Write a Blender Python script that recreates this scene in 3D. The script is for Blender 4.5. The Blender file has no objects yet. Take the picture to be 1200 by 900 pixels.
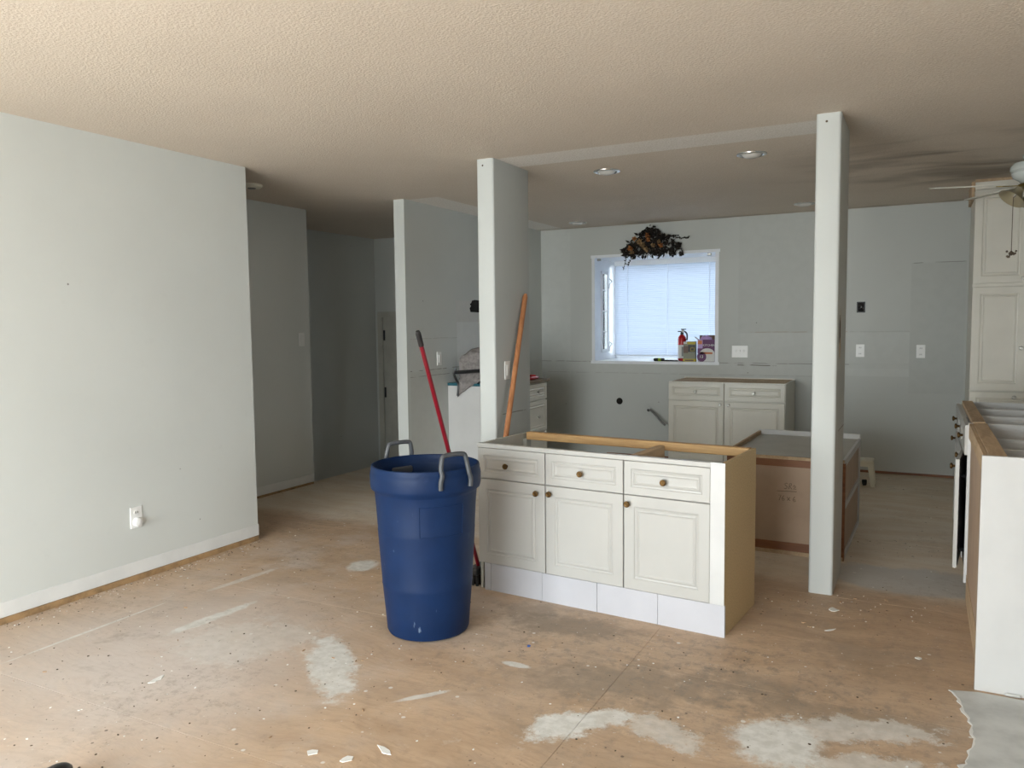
import bpy, bmesh, math, random
from mathutils import Vector, Matrix
random.seed(7)
PI = math.pi
S = bpy.context.scene
COL = S.collection

# ------------------------------------------------------------------ camera
cam = bpy.data.cameras.new('camera')
cam_o = bpy.data.objects.new('camera', cam); COL.objects.link(cam_o)
FPX = 924.2
cam.sensor_width = 36.0; cam.lens = FPX / 1200 * 36.0; cam.clip_start = 0.05
yaw, pitch, roll = math.radians(27.478), math.radians(4.2996), math.radians(0.6309)
fwd = Vector((-math.sin(yaw)*math.cos(pitch), math.cos(yaw)*math.cos(pitch), -math.sin(pitch)))
rgt = Vector((math.cos(yaw), math.sin(yaw), 0)); dwn = fwd.cross(rgt)
r2 = math.cos(roll)*rgt + math.sin(roll)*dwn; d2 = -math.sin(roll)*rgt + math.cos(roll)*dwn
M = Matrix.Identity(4)
for i in range(3):
    M[i][0] = r2[i]; M[i][1] = -d2[i]; M[i][2] = -fwd[i]
M[0][3], M[1][3], M[2][3] = 0, 0, 1.41
cam_o.matrix_world = M
S.camera = cam_o

# ------------------------------------------------------------------ world, daylight, exposure
S.view_settings.view_transform = 'Standard'; S.view_settings.look = 'None'
S.view_settings.gamma = 1; S.view_settings.use_curve_mapping = False
S.view_settings.exposure = 0.62
S.cycles.sample_clamp_indirect = 6.0; S.cycles.denoising_prefilter = 'NONE'
W = bpy.data.worlds.new('overcast_sky'); S.world = W; W.use_nodes = True
bg = W.node_tree.nodes['Background']
bg.inputs[0].default_value = (0.93, 0.96, 1.0, 1); bg.inputs[1].default_value = 8.0
# the patio door behind the photographer and the kitchen window, sampled as sky portals
PD = dict(x0=-3.75, x1=-0.35, z0=0.06, z1=2.2, y=-1.7)
def portal(name, loc, rot, sx, sy):
    l = bpy.data.lights.new(name, 'AREA'); l.shape = 'RECTANGLE'; l.size = sx; l.size_y = sy
    l.cycles.is_portal = True
    o = bpy.data.objects.new(name, l); COL.objects.link(o); o.location = loc; o.rotation_euler = rot
    return o
portal('patio_daylight', ((PD['x0']+PD['x1'])/2, PD['y']-0.12, (PD['z0']+PD['z1'])/2), (PI/2, 0, 0), PD['x1']-PD['x0'], PD['z1']-PD['z0'])
def fill_lamp(name, loc, rot, sx, sy, power, col):      # added area lamp at an opening, standing in for ground bounce
    l = bpy.data.lights.new(name, 'AREA'); l.shape = 'RECTANGLE'; l.size = sx; l.size_y = sy; l.energy = power; l.color = col
    o = bpy.data.objects.new(name, l); COL.objects.link(o); o.location = loc; o.rotation_euler = rot
    return o
fill_lamp('rear_fill_lamp', ((PD['x0']+PD['x1'])/2, PD['y']-0.05, 0.95), (PI/2+math.radians(14), 0, 0), PD['x1']-PD['x0']-0.1, 1.7, 118, (1.0, 0.985, 0.945))  # added lamp in place of light bounced off bright ground outside
fill_lamp('blind_fill_lamp', (-2.49, 8.78, 1.5), (PI/2+math.radians(12), 0, PI), 1.2, 0.95, 7, (0.93, 0.97, 1.0))  # unseen lamp added to brighten the blind and kitchen ceiling
RW = dict(y0=-0.5, y1=1.4, z0=0.85, z1=2.05)  # unseen side window, added for extra fill from the right
portal('side_fill_portal', (2.96, (RW['y0']+RW['y1'])/2, (RW['z0']+RW['z1'])/2), (PI/2, 0, PI/2), RW['y1']-RW['y0'], RW['z1']-RW['z0'])
portal('kitchen_daylight', (-2.49, 8.72, 1.56), (PI/2, 0, PI), 1.28, 1.1)

# ------------------------------------------------------------------ node helpers
class NB:
    def __init__(s, name):
        s.m = bpy.data.materials.new(name); s.m.use_nodes = True
        s.t = s.m.node_tree; s.t.nodes.clear()
        s.out = s.t.nodes.new('ShaderNodeOutputMaterial')
        s.b = s.t.nodes.new('ShaderNodeBsdfPrincipled')
        s.t.links.new(s.b.outputs[0], s.out.inputs[0])
        s._pos = None
    def n(s, typ, **kw):
        x = s.t.nodes.new(typ)
        for k, v in kw.items(): setattr(x, k, v)
        return x
    def put(s, inp, v):
        if isinstance(v, bpy.types.NodeSocket): s.t.links.new(v, inp)
        elif isinstance(v, (tuple, list)) and inp.type == 'RGBA' and len(v) == 3: inp.default_value = (*v, 1)
        else: inp.default_value = v
    @property
    def pos(s):
        if s._pos is None: s._pos = s.n('ShaderNodeNewGeometry').outputs['Position']
        return s._pos
    @property
    def obj(s): return s.n('ShaderNodeTexCoord').outputs['Object']
    def math(s, op, a, b=0.0, clamp=False):
        x = s.n('ShaderNodeMath', operation=op, use_clamp=clamp); s.put(x.inputs[0], a); s.put(x.inputs[1], b); return x.outputs[0]
    def mapv(s, v, loc=(0,0,0), rot=(0,0,0), scale=(1,1,1), typ='POINT'):
        x = s.n('ShaderNodeMapping', vector_type=typ); s.put(x.inputs[0], v)
        x.inputs[1].default_value = loc; x.inputs[2].default_value = rot; x.inputs[3].default_value = scale
        return x.outputs[0]
    def noise(s, v, scale, detail=3, rough=0.55, dist=0.0, out=0):
        x = s.n('ShaderNodeTexNoise'); s.put(x.inputs['Vector'], v); x.inputs['Scale'].default_value = scale
        x.inputs['Detail'].default_value = detail; x.inputs['Roughness'].default_value = rough
        x.inputs['Distortion'].default_value = dist
        return x.outputs[out]
    def mr(s, v, a, b, c=0.0, d=1.0, smooth=True):
        x = s.n('ShaderNodeMapRange', interpolation_type='SMOOTHSTEP' if smooth else 'LINEAR'); s.put(x.inputs[0], v)
        for i, q in enumerate((a, b, c, d)): x.inputs[i+1].default_value = q
        return x.outputs[0]
    def mix(s, f, a, b, mode='MIX'):
        x = s.n('ShaderNodeMix', data_type='RGBA', blend_type=mode); s.put(x.inputs[0], f); s.put(x.inputs[6], a); s.put(x.inputs[7], b)
        return x.outputs[2]
    def bump(s, h, strength=0.3, dist=0.01):
        x = s.n('ShaderNodeBump'); x.inputs['Strength'].default_value = strength; x.inputs['Distance'].default_value = dist
        s.put(x.inputs['Height'], h); s.put(s.b.inputs['Normal'], x.outputs[0])
    def sep(s, v):
        x = s.n('ShaderNodeSeparateXYZ'); s.put(x.inputs[0], v); return x.outputs
    def box(s, a, a0, a1, b, b0, b1, soft=0.004):
        m = s.math('MULTIPLY', s.mr(a, a0-soft, a0+soft), s.mr(a, a1-soft, a1+soft, 1, 0))
        k = s.math('MULTIPLY', s.mr(b, b0-soft, b0+soft), s.mr(b, b1-soft, b1+soft, 1, 0))
        return s.math('MULTIPLY', m, k)
    def blob(s, v, loc, r, rot=0.0, nz=None, amt=0.6, e0=0.75, e1=1.0):
        p = s.mapv(v, loc, (0, 0, rot), r, 'TEXTURE')
        x = s.n('ShaderNodeVectorMath', operation='LENGTH'); s.put(x.inputs[0], p)
        d = x.outputs['Value']
        if nz is not None: d = s.math('ADD', d, s.math('MULTIPLY', s.math('SUBTRACT', nz, 0.5), amt*2))
        return s.mr(d, e0, e1, 1, 0)
    def done(s, color, rough=0.5, metal=0.0, spec=None):
        s.put(s.b.inputs['Base Color'], color); s.put(s.b.inputs['Roughness'], rough); s.put(s.b.inputs['Metallic'], metal)
        if spec is not None: s.b.inputs['Specular IOR Level'].default_value = spec
        return s.m

def plain(name, c, rough=0.5, metal=0.0, var=0.06, vscale=6.0, bump=0.0, bscale=60, spec=None):
    b = NB(name); v = b.obj
    f = b.noise(v, vscale, 4)
    c2 = tuple(max(0, x*(1-var*2.2)) for x in c)
    if bump: b.bump(b.noise(v, bscale, 2), bump, 0.004)
    return b.done(b.mix(b.mr(f, 0.35, 0.7), c, c2), rough, metal, spec)

# ---- walls: pale grey-green paint with scuffs, patched rectangles and cut lines
def wall_mat(name, patches=(), lines=(), base=(0.64, 0.66, 0.635)):
    b = NB(name); P = b.pos; x, y, z = b.sep(P)
    ax = {'x': x, 'y': y, 'z': z}
    n1 = b.noise(P, 1.6, 5); n2 = b.noise(P, 14, 4)
    c = b.mix(b.mr(n1, 0.3, 0.75), base, tuple(q*0.955 for q in base))
    c = b.mix(b.mr(n2, 0.62, 0.78, 0, 0.25), c, tuple(q*0.88 for q in base))
    for a, a0, a1, z0, z1, col in patches:
        c = b.mix(b.box(ax[a], a0, a1, z, z0, z1, 0.006), c, b.mix(b.mr(n2, 0.3, 0.7), col, tuple(q*0.96 for q in col)))
    wob = b.math('MULTIPLY', b.math('SUBTRACT', b.noise(P, 5, 2), 0.5), 0.012)
    for a, a0, a1, z0, wdt, col in lines:
        brk = b.mr(b.noise(P, 9, 2), 0.38, 0.5)
        zz = b.math('ADD', z, wob)
        c = b.mix(b.math('MULTIPLY', b.box(ax[a], a0, a1, zz, z0-wdt, z0+wdt, 0.002), brk), c, col)
    vor = b.n('ShaderNodeTexVoronoi'); b.put(vor.inputs['Vector'], P); vor.inputs['Scale'].default_value = 3.3
    vor.inputs['Randomness'].default_value = 1.0
    c = b.mix(b.mr(vor.outputs['Distance'], 0.012, 0.022, 0.7, 0), c, (0.06, 0.05, 0.04))
    b.bump(b.noise(P, 70, 3), 0.06, 0.003)
    return b.done(c, 0.62)

WHT = (0.62, 0.635, 0.62); DRK = (0.36, 0.37, 0.345)
m_wall = wall_mat('paint_wall')
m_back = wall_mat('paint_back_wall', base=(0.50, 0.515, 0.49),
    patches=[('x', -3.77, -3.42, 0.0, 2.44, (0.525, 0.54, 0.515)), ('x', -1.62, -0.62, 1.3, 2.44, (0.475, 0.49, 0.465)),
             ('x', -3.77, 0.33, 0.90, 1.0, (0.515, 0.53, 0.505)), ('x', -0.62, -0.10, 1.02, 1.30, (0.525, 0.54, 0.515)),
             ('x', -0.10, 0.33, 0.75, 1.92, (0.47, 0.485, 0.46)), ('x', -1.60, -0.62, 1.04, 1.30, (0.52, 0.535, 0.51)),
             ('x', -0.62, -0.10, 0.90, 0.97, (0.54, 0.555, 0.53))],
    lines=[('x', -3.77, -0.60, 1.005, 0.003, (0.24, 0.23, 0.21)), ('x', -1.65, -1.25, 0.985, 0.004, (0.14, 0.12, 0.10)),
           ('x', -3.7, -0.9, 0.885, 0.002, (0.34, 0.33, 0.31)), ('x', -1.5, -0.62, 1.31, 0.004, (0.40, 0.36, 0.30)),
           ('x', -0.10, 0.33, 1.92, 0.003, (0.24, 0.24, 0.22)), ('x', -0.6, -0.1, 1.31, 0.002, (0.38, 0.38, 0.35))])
m_kleft = wall_mat('wall_paint_dimmed_kitchen_left', base=(0.58, 0.60, 0.575),  # same wall paint, base darkened to tone down its brightly lit front
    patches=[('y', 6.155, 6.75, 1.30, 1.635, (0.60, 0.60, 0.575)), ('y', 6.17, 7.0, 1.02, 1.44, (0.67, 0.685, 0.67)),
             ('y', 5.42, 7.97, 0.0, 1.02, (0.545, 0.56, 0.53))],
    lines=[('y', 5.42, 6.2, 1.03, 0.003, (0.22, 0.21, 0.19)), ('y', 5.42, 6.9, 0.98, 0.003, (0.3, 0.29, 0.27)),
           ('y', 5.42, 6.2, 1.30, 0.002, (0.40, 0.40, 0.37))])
m_pil = wall_mat('wall_paint_dimmed_pillar', base=(0.525, 0.545, 0.53), patches=[('y', 4.42, 4.9, 0.55, 0.83, (0.505, 0.525, 0.505))],  # wall paint again, darkened to hold back the light on the fronts
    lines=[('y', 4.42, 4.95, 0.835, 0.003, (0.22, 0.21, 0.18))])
m_pale = plain('bare_drywall', (0.74, 0.745, 0.73), 0.75, var=0.04, vscale=5, bump=0.08)

# ---- stippled ceiling: cream, paler strips where bulkheads were, soot near the fan
b = NB('stippled_ceiling'); P = b.pos; x, y, z = b.sep(P)
st = b.noise(P, 105, 2, 0.5)
c = b.mix(b.mr(b.noise(P, 0.9, 4), 0.3, 0.7), (0.72, 0.64, 0.55), (0.66, 0.585, 0.50))
c = b.mix(b.mr(st, 0.35, 0.7), b.mix(0.5, c, (0.58, 0.49, 0.39)), c)
pale = b.mix(b.mr(st, 0.3, 0.7), (0.70, 0.66, 0.60), (0.82, 0.785, 0.74))
c = b.mix(b.box(x, -2.39, -0.42, y, 4.40, 4.70, 0.012), c, pale)
c = b.mix(b.box(x, -3.80, -3.48, y, 5.43, 8.0, 0.012), c, pale)
soot = b.noise(b.mapv(P, (0, 0, 0), (0, 0, 0.35), (0.9, 2.0, 1)), 1.3, 4, 0.5, 0.4)
reg = b.blob(P, (0.35, 6.1, 2.44), (1.5, 1.2, 1.0), 0.3, b.noise(P, 1.5, 3), 0.4, 0.3, 1.1)
c = b.mix(b.math('MULTIPLY', b.mr(soot, 0.42, 0.72, 0, 0.75), reg), c, (0.15, 0.115, 0.08))
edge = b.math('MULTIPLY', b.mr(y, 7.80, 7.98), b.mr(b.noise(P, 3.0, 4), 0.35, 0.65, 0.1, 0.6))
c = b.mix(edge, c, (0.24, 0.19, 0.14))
b.bump(st, 0.36, 0.010)
m_ceil = b.done(c, 0.9)

# ---- plywood subfloor
b = NB('plywood_subfloor'); P = b.pos; x, y, z = b.sep(P)
warp = b.noise(P, 1.1, 3, 0.5, 0.0, 1)
PW = b.n('ShaderNodeVectorMath', operation='MULTIPLY_ADD'); b.put(PW.inputs[0], warp); PW.inputs[1].default_value = (0.5, 0.5, 0); b.put(PW.inputs[2], P)
g = b.noise(b.mapv(PW.outputs[0], scale=(1.0, 3.2, 1)), 1.6, 7, 0.62, 1.0)
g2 = b.noise(b.mapv(PW.outputs[0], scale=(2.0, 13, 1)), 2.6, 5, 0.65, 2.2)
c = b.mix(b.mr(g, 0.3, 0.72), (0.58, 0.415, 0.28), (0.44, 0.305, 0.195))
c = b.mix(b.mr(g2, 0.47, 0.68, 0, 0.38), c, (0.34, 0.23, 0.15))
c = b.mix(b.mr(b.noise(P, 2.1, 6, 0.7), 0.45, 0.7, 0, 0.45), c, (0.44, 0.335, 0.245))
c = b.mix(b.mr(b.noise(P, 13, 6, 0.75), 0.5, 0.68, 0, 0.35), c, (0.30, 0.225, 0.16))
c = b.mix(b.mr(b.noise(P, 9, 7, 0.8), 0.58, 0.70, 0, 0.4), c, (0.66, 0.58, 0.50))
big = b.noise(P, 0.8, 5); med = b.noise(P, 3.2, 6, 0.65); fine = b.noise(P, 22, 4, 0.6)
# kitchen side: old grey-brown adhesive
kz = b.math('ADD', y, b.math('MULTIPLY', b.math('SUBTRACT', med, 0.5), 0.35))
kit = b.mr(kz, 4.35, 4.55)
gcol = b.mix(b.mr(b.noise(b.mapv(P, scale=(1, 3, 1)), 2.5, 5), 0.35, 0.65), (0.68, 0.575, 0.445), (0.76, 0.69, 0.58))
c = b.mix(b.math('MULTIPLY', kit, 0.85), c, gcol)
c = b.mix(b.math('MULTIPLY', b.blob(P, (0.0, 4.72, 0), (0.55, 0.28, 1), 0.05, med, 0.5), 0.75), c, (0.50, 0.50, 0.49))
# pale plaster dust over the sheets on the left and middle
dust = b.math('MULTIPLY', b.mr(b.math('ADD', b.math('MULTIPLY', big, 0.6), b.math('MULTIPLY', med, 0.4)), 0.44, 0.62),
              b.math('MULTIPLY', b.mr(x, -4.4, -3.2), b.mr(x, -2.6, -1.0, 1, 0.12)))
c = b.mix(b.math('MULTIPLY', dust, 0.6), c, (0.62, 0.56, 0.52))
c = b.mix(b.math('MULTIPLY', b.blob(P, (-2.9, 2.2, 0), (1.0, 1.1, 1), 0.2, med, 0.6, 0.2, 1.15), 0.55), c, (0.64, 0.58, 0.55))
# grime
grime = b.math('MULTIPLY', b.mr(b.noise(P, 4.5, 6, 0.7, 0.6), 0.55, 0.72), b.mr(big, 0.45, 0.6))
c = b.mix(b.math('MULTIPLY', grime, b.mr(kit, 0, 1, 0.45, 0.15)), c, (0.24, 0.18, 0.13))
for loc, r, rot, k in [((-1.45, 3.30, 0), (0.42, 0.16, 1), 0.15, 0.85), ((-0.95, 2.88, 0), (0.50, 0.22, 1), 0.35, 0.75),
                       ((-0.55, 3.05, 0), (0.28, 0.16, 1), 0.0, 0.6), ((-0.25, 2.95, 0), (0.45, 0.13, 1), 0.2, 0.55),
                       ((-1.7, 3.4, 0), (0.2, 0.15, 1), 0.3, 0.6), ((-0.2, 3.55, 0), (0.4, 0.2, 1), -0.3, 0.4)]:
    c = b.mix(b.math('MULTIPLY', b.blob(P, loc, r, rot, b.noise(P, 9, 5, 0.7), 1.1, 0.35, 1.0), k*0.75), c, (0.22, 0.175, 0.13))
spk = b.mr(b.noise(P, 17, 9, 0.82), 0.49, 0.60)
band = b.blob(P, (-0.75, 3.0, 0), (1.35, 0.75, 1), 0.1, med, 0.7, 0.2, 1.1)
c = b.mix(b.math('MULTIPLY', b.math('MULTIPLY', spk, band), 0.6), c, (0.23, 0.195, 0.16))
c = b.mix(b.math('MULTIPLY', b.math('MULTIPLY', spk, b.mr(b.noise(P, 1.7, 4), 0.45, 0.62)), b.mr(kit, 0, 1, 0.4, 0.25)), c, (0.27, 0.215, 0.165))
c = b.mix(b.math('MULTIPLY', b.mr(b.noise(P, 1.3, 6, 0.7), 0.5, 0.66), b.math('MULTIPLY', b.mr(x, -2.2, -0.8, 0.1, 0.45), b.mr(kit, 0, 1, 1, 0.15))), c, (0.33, 0.265, 0.205))
wv = b.n('ShaderNodeTexWave', wave_type='BANDS', bands_direction='Y'); b.put(wv.inputs['Vector'], PW.outputs[0]); wv.inputs['Scale'].default_value = 9; wv.inputs['Distortion'].default_value = 14; wv.inputs['Detail'].default_value = 3; wv.inputs['Detail Scale'].default_value = 0.6
c = b.mix(b.mr(wv.outputs['Fac'], 0.6, 0.95, 0, 0.045), c, (0.26, 0.17, 0.10))
# plaster residue
for loc, r, rot, k, am in [((-2.16, 2.49, 0), (0.115, 0.37, 1), 0.75, 0.9, 0.75), ((-3.04, 2.64, 0), (0.045, 0.28, 1), -0.08, 0.85, 0.7),
                       ((-1.09, 2.46, 0), (0.10, 0.16, 1), -0.5, 1.0, 0.9), ((-0.98, 2.56, 0), (0.07, 0.14, 1), -0.6, 0.9, 1.0), ((-0.76, 2.57, 0), (0.19, 0.09, 1), -0.45, 0.6, 1.2),
                       ((-0.40, 2.66, 0), (0.17, 0.20, 1), 0.2, 0.95, 0.6), ((-0.20, 2.86, 0), (0.36, 0.10, 1), 0.35, 0.65, 1.2),
                       ((-0.10, 2.66, 0), (0.26, 0.08, 1), 0.3, 0.6, 1.2),
                       ((-2.9, 3.64, 0), (0.10, 0.13, 1), 0.2, 0.9, 0.5), ((-1.465, 2.825, 0), (0.075, 0.026, 1), 0.0, 0.9, 0.4),
                       ((-2.68, 2.52, 0), (0.36, 0.28, 1), 0.5, 0.35, 1.1), ((-3.43, 2.3, 0), (0.012, 0.5, 1), 0.0, 0.7, 0.4),
                       ((-3.35, 3.15, 0), (0.03, 0.3, 1), -0.1, 0.5, 0.6), ((-1.66, 2.42, 0), (0.02, 0.13, 1), -0.7, 0.8, 0.4)]:
    c = b.mix(b.math('MULTIPLY', b.blob(P, loc, r, rot, b.noise(P, 8, 8, 0.8), am*1.35, 0.62, 1.0), k), c, b.mix(b.mr(fine, 0.35, 0.65), (0.60, 0.59, 0.55), (0.74, 0.73, 0.70)))
# specks and nail heads
for sc, th, col, am in [(7.0, 0.06, (0.72, 0.70, 0.66), 0.85), (9.0, 0.055, (0.10, 0.07, 0.05), 0.8), (21.0, 0.08, (0.66, 0.62, 0.56), 0.5), (26.0, 0.09, (0.13, 0.09, 0.06), 0.5)]:
    vo = b.n('ShaderNodeTexVoronoi'); b.put(vo.inputs['Vector'], b.mapv(P, (sc*0.37, sc*0.21, 0))); vo.inputs['Scale'].default_value = sc
    c = b.mix(b.mr(b.math('ADD', vo.outputs['Distance'], b.math('MULTIPLY', b.math('SUBTRACT', fine, 0.5), 0.08)), th*0.7, th*1.1, am, 0), c, col)
b.bump(b.math('ADD', b.math('MULTIPLY', g2, 0.4), b.math('MULTIPLY', fine, 0.6)), 0.22, 0.004)
m_floor = b.done(c, b.mr(dust, 0, 1, 0.62, 0.8))

m_white = plain('white_thermofoil', (0.455, 0.445, 0.42), 0.35, var=0.02, vscale=3)
m_white2 = plain('white_melamine', (0.57, 0.565, 0.555), 0.4, var=0.03, vscale=4)
m_toe = plain('white_toe_board', (0.50, 0.50, 0.535), 0.35, var=0.03, vscale=4)
m_cream = plain('cream_thermofoil', (0.69, 0.665, 0.59), 0.38, var=0.03, vscale=3)
m_brass = plain('antique_brass', (0.15, 0.085, 0.03), 0.4, 0.85, var=0.2, vscale=80)
m_nickel = plain('brushed_knob', (0.55, 0.54, 0.50), 0.28, 0.85, var=0.1, vscale=60)
def wood(name, c1, c2, sc=(2, 30, 30), rough=0.55):
    b = NB(name); v = b.obj
    f = b.noise(b.mapv(v, scale=sc), 1.5, 5, 0.6, 0.8)
    b.bump(f, 0.1, 0.003)
    return b.done(b.mix(b.mr(f, 0.3, 0.7), c1, c2), rough)
m_pine = wood('pine_rail', (0.52, 0.32, 0.13), (0.38, 0.21, 0.08))
m_oak = wood('tan_wood_handle', (0.46, 0.20, 0.085), (0.34, 0.135, 0.055), (25, 25, 2), 0.42)
m_tan = wood('raw_wood_edge', (0.56, 0.41, 0.26), (0.42, 0.295, 0.18), (20, 3, 20), 0.7)
m_redwood = wood('red_brown_strip', (0.27, 0.115, 0.05), (0.19, 0.075, 0.033), (3, 20, 20), 0.5)
m_plate = plain('exposed_sole_plate', (0.40, 0.25, 0.12), 0.75, var=0.2, vscale=12, bump=0.15)
m_particle = plain('particle_board', (0.52, 0.385, 0.205), 0.7, var=0.08, vscale=120, bump=0.12, bscale=220)
m_mdf = plain('brown_hardboard', (0.46, 0.335, 0.24), 0.62, var=0.05, vscale=5)
m_greyboard = plain('grey_melamine_top', (0.42, 0.41, 0.365), 0.42, var=0.05, vscale=6)
b = NB('blue_plastic'); v = b.obj; zz = b.sep(v)[2]
c = b.mix(b.mr(b.noise(v, 7, 5), 0.35, 0.7), (0.005, 0.021, 0.073), (0.004, 0.0175, 0.062))
sp = b.noise(b.mapv(v, scale=(30, 30, 8)), 1.0, 3, 0.6)
c = b.mix(b.mr(sp, 0.70, 0.76, 0, 0.5), c, (0.25, 0.32, 0.42))
b.bump(b.noise(v, 160, 2), 0.05, 0.002)
m_blue = b.done(c, 0.5, 0.0, 0.2)
m_gryplastic = plain('grey_handle_plastic', (0.065, 0.07, 0.078), 0.45)
m_black = plain('black_plastic', (0.012, 0.012, 0.013), 0.4)
m_blackhole = plain('dark_cavity', (0.012, 0.010, 0.009), 0.95)
m_red = plain('red_enamel', (0.42, 0.012, 0.018), 0.25)
m_redpole = plain('red_painted_pole', (0.20, 0.006, 0.016), 0.3)
m_teal = plain('teal_laminate', (0.012, 0.105, 0.14), 0.4)
m_cloth = plain('grey_felt', (0.27, 0.245, 0.235), 0.95, var=0.15, vscale=30, bump=0.3, bscale=150)
m_brownTop = plain('brown_counter', (0.19, 0.125, 0.06), 0.5, var=0.2, vscale=15)
m_plateW = plain('white_switch_plastic', (0.82, 0.82, 0.80), 0.35, var=0.0)
m_frame = plain('white_vinyl_frame', (0.78, 0.80, 0.83), 0.35, var=0.02)
m_stool = plain('ivory_plastic', (0.80, 0.76, 0.63), 0.4)
m_vinyl = plain('grey_vinyl_back', (0.60, 0.605, 0.585), 0.6, var=0.12, vscale=6, bump=0.1)
m_chipW = plain('plaster_chip', (0.78, 0.77, 0.74), 0.8)
m_chipD = plain('dirt_crumb', (0.10, 0.07, 0.045), 0.9)
m_chipT = plain('wood_splinter', (0.40, 0.26, 0.15), 0.8)
m_chipB = plain('blue_plastic_chip', (0.02, 0.10, 0.42), 0.5)
m_metal = plain('polished_trim', (0.62, 0.62, 0.60), 0.2, 0.9, var=0.0)
m_lens = plain('frosted_lamp_face', (0.62, 0.60, 0.56), 0.25, var=0.0)
m_cable = plain('grey_cable', (0.22, 0.22, 0.215), 0.5)
m_fanwhite = plain('fan_white_enamel', (0.60, 0.64, 0.62), 0.2, var=0.02)
m_fanblade = plain('fan_blade_white', (0.62, 0.60, 0.53), 0.4)
m_fanbrass = plain('fan_brass', (0.34, 0.26, 0.09), 0.3, 0.9)
m_shade = plain('olive_glass_shade', (0.34, 0.29, 0.19), 0.3)
m_leafD = plain('dried_dark_leaf', (0.020, 0.014, 0.010), 0.8, var=0.3, vscale=30)
m_flowO = plain('dried_orange_petal', (0.50, 0.20, 0.06), 0.8, var=0.3, vscale=40)
m_flowT = plain('dried_tan_petal', (0.42, 0.27, 0.13), 0.85, var=0.3, vscale=40)
m_doorW = plain('hall_door_paint', (0.55, 0.54, 0.48), 0.5)
m_conc = plain('patio_concrete', (0.62, 0.58, 0.52), 0.9)
m_grass = plain('yard_ground', (0.42, 0.43, 0.40), 0.9)
m_yellow = plain('yellow_card', (0.55, 0.43, 0.03), 0.5)
m_greycard = plain('grey_green_card', (0.25, 0.26, 0.19), 0.5)
m_purple = plain('purple_card', (0.115, 0.012, 0.105), 0.45)
m_lilac = plain('lilac_card', (0.50, 0.33, 0.62), 0.5)
m_orange = plain('orange_print', (0.62, 0.20, 0.07), 0.5)
m_paper = plain('white_label', (0.70, 0.69, 0.67), 0.5)
m_lime = plain('lime_plastic', (0.30, 0.42, 0.02), 0.4)
m_brownpr = plain('brown_print', (0.16, 0.09, 0.06), 0.5)
m_pencil = plain('pencil_mark', (0.17, 0.12, 0.08), 0.8)
def glass(name):
    b = NB(name); t = b.n('ShaderNodeBsdfTransparent'); t.inputs[0].default_value = (0.9, 0.94, 0.95, 1)
    g = b.n('ShaderNodeBsdfGlossy'); g.inputs['Roughness'].default_value = 0.02
    f = b.n('ShaderNodeFresnel'); f.inputs[0].default_value = 1.45
    m = b.n('ShaderNodeMixShader'); b.put(m.inputs[0], f.outputs[0]); b.put(m.inputs[1], t.outputs[0]); b.put(m.inputs[2], g.outputs[0])
    b.put(b.out.inputs[0], m.outputs[0]); return b.m
m_glass = glass('window_glass')
def blind_mat():
    b = NB('blind_slat'); d = b.n('ShaderNodeBsdfDiffuse'); d.inputs[0].default_value = (0.58, 0.60, 0.66, 1)
    t = b.n('ShaderNodeBsdfTranslucent'); t.inputs[0].default_value = (0.30, 0.35, 0.44, 1)
    m = b.n('ShaderNodeMixShader'); m.inputs[0].default_value = 0.45
    b.put(m.inputs[1], d.outputs[0]); b.put(m.inputs[2], t.outputs[0]); b.put(b.out.inputs[0], m.outputs[0]); return b.m
m_slat = blind_mat()

# ------------------------------------------------------------------ mesh helpers
def mesh_from(bm, name):
    bmesh.ops.recalc_face_normals(bm, faces=bm.faces)
    me = bpy.data.meshes.new(name); bm.to_mesh(me); bm.free(); return me
def obj(name, bm, mat, parent=None, loc=(0,0,0), rot=(0,0,0), smooth=False):
    me = bm if isinstance(bm, bpy.types.Mesh) else mesh_from(bm, name)
    if mat and not me.materials: me.materials.append(mat)
    if smooth:
        me.polygons.foreach_set('use_smooth', [True]*len(me.polygons))
        try: me.set_sharp_from_angle(angle=math.radians(38))
        except Exception: pass
    o = bpy.data.objects.new(name, me); COL.objects.link(o)
    o.location = loc; o.rotation_euler = rot
    if parent: o.parent = parent
    return o
def tag(o, label, cat, group=None):
    o['label'] = label; o['category'] = cat
    if group: o['group'] = group
    return o
def thing(name, label, cat, loc=(0,0,0), rot=(0,0,0), group=None):
    o = bpy.data.objects.new(name, None); COL.objects.link(o); o.empty_display_size = 0.1
    o.location = loc; o.rotation_euler = rot
    return tag(o, label, cat, group)
def struct(o):
    o['kind'] = 'structure'; return o
def bx(bm, x0, x1, y0, y1, z0, z1, bev=0.0, seg=1):
    r = bmesh.ops.create_cube(bm, size=1.0); vs = r['verts']
    for v in vs:
        v.co = Vector((x0+(v.co.x+.5)*(x1-x0), y0+(v.co.y+.5)*(y1-y0), z0+(v.co.z+.5)*(z1-z0)))
    if bev > 0:
        es = list({e for v in vs for e in v.link_edges})
        bmesh.ops.bevel(bm, geom=es, offset=bev, segments=seg, affect='EDGES', profile=0.5)
    return bm
def box(x0, x1, y0, y1, z0, z1, bev=0.0, seg=1): return bx(bmesh.new(), x0, x1, y0, y1, z0, z1, bev, seg)
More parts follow.
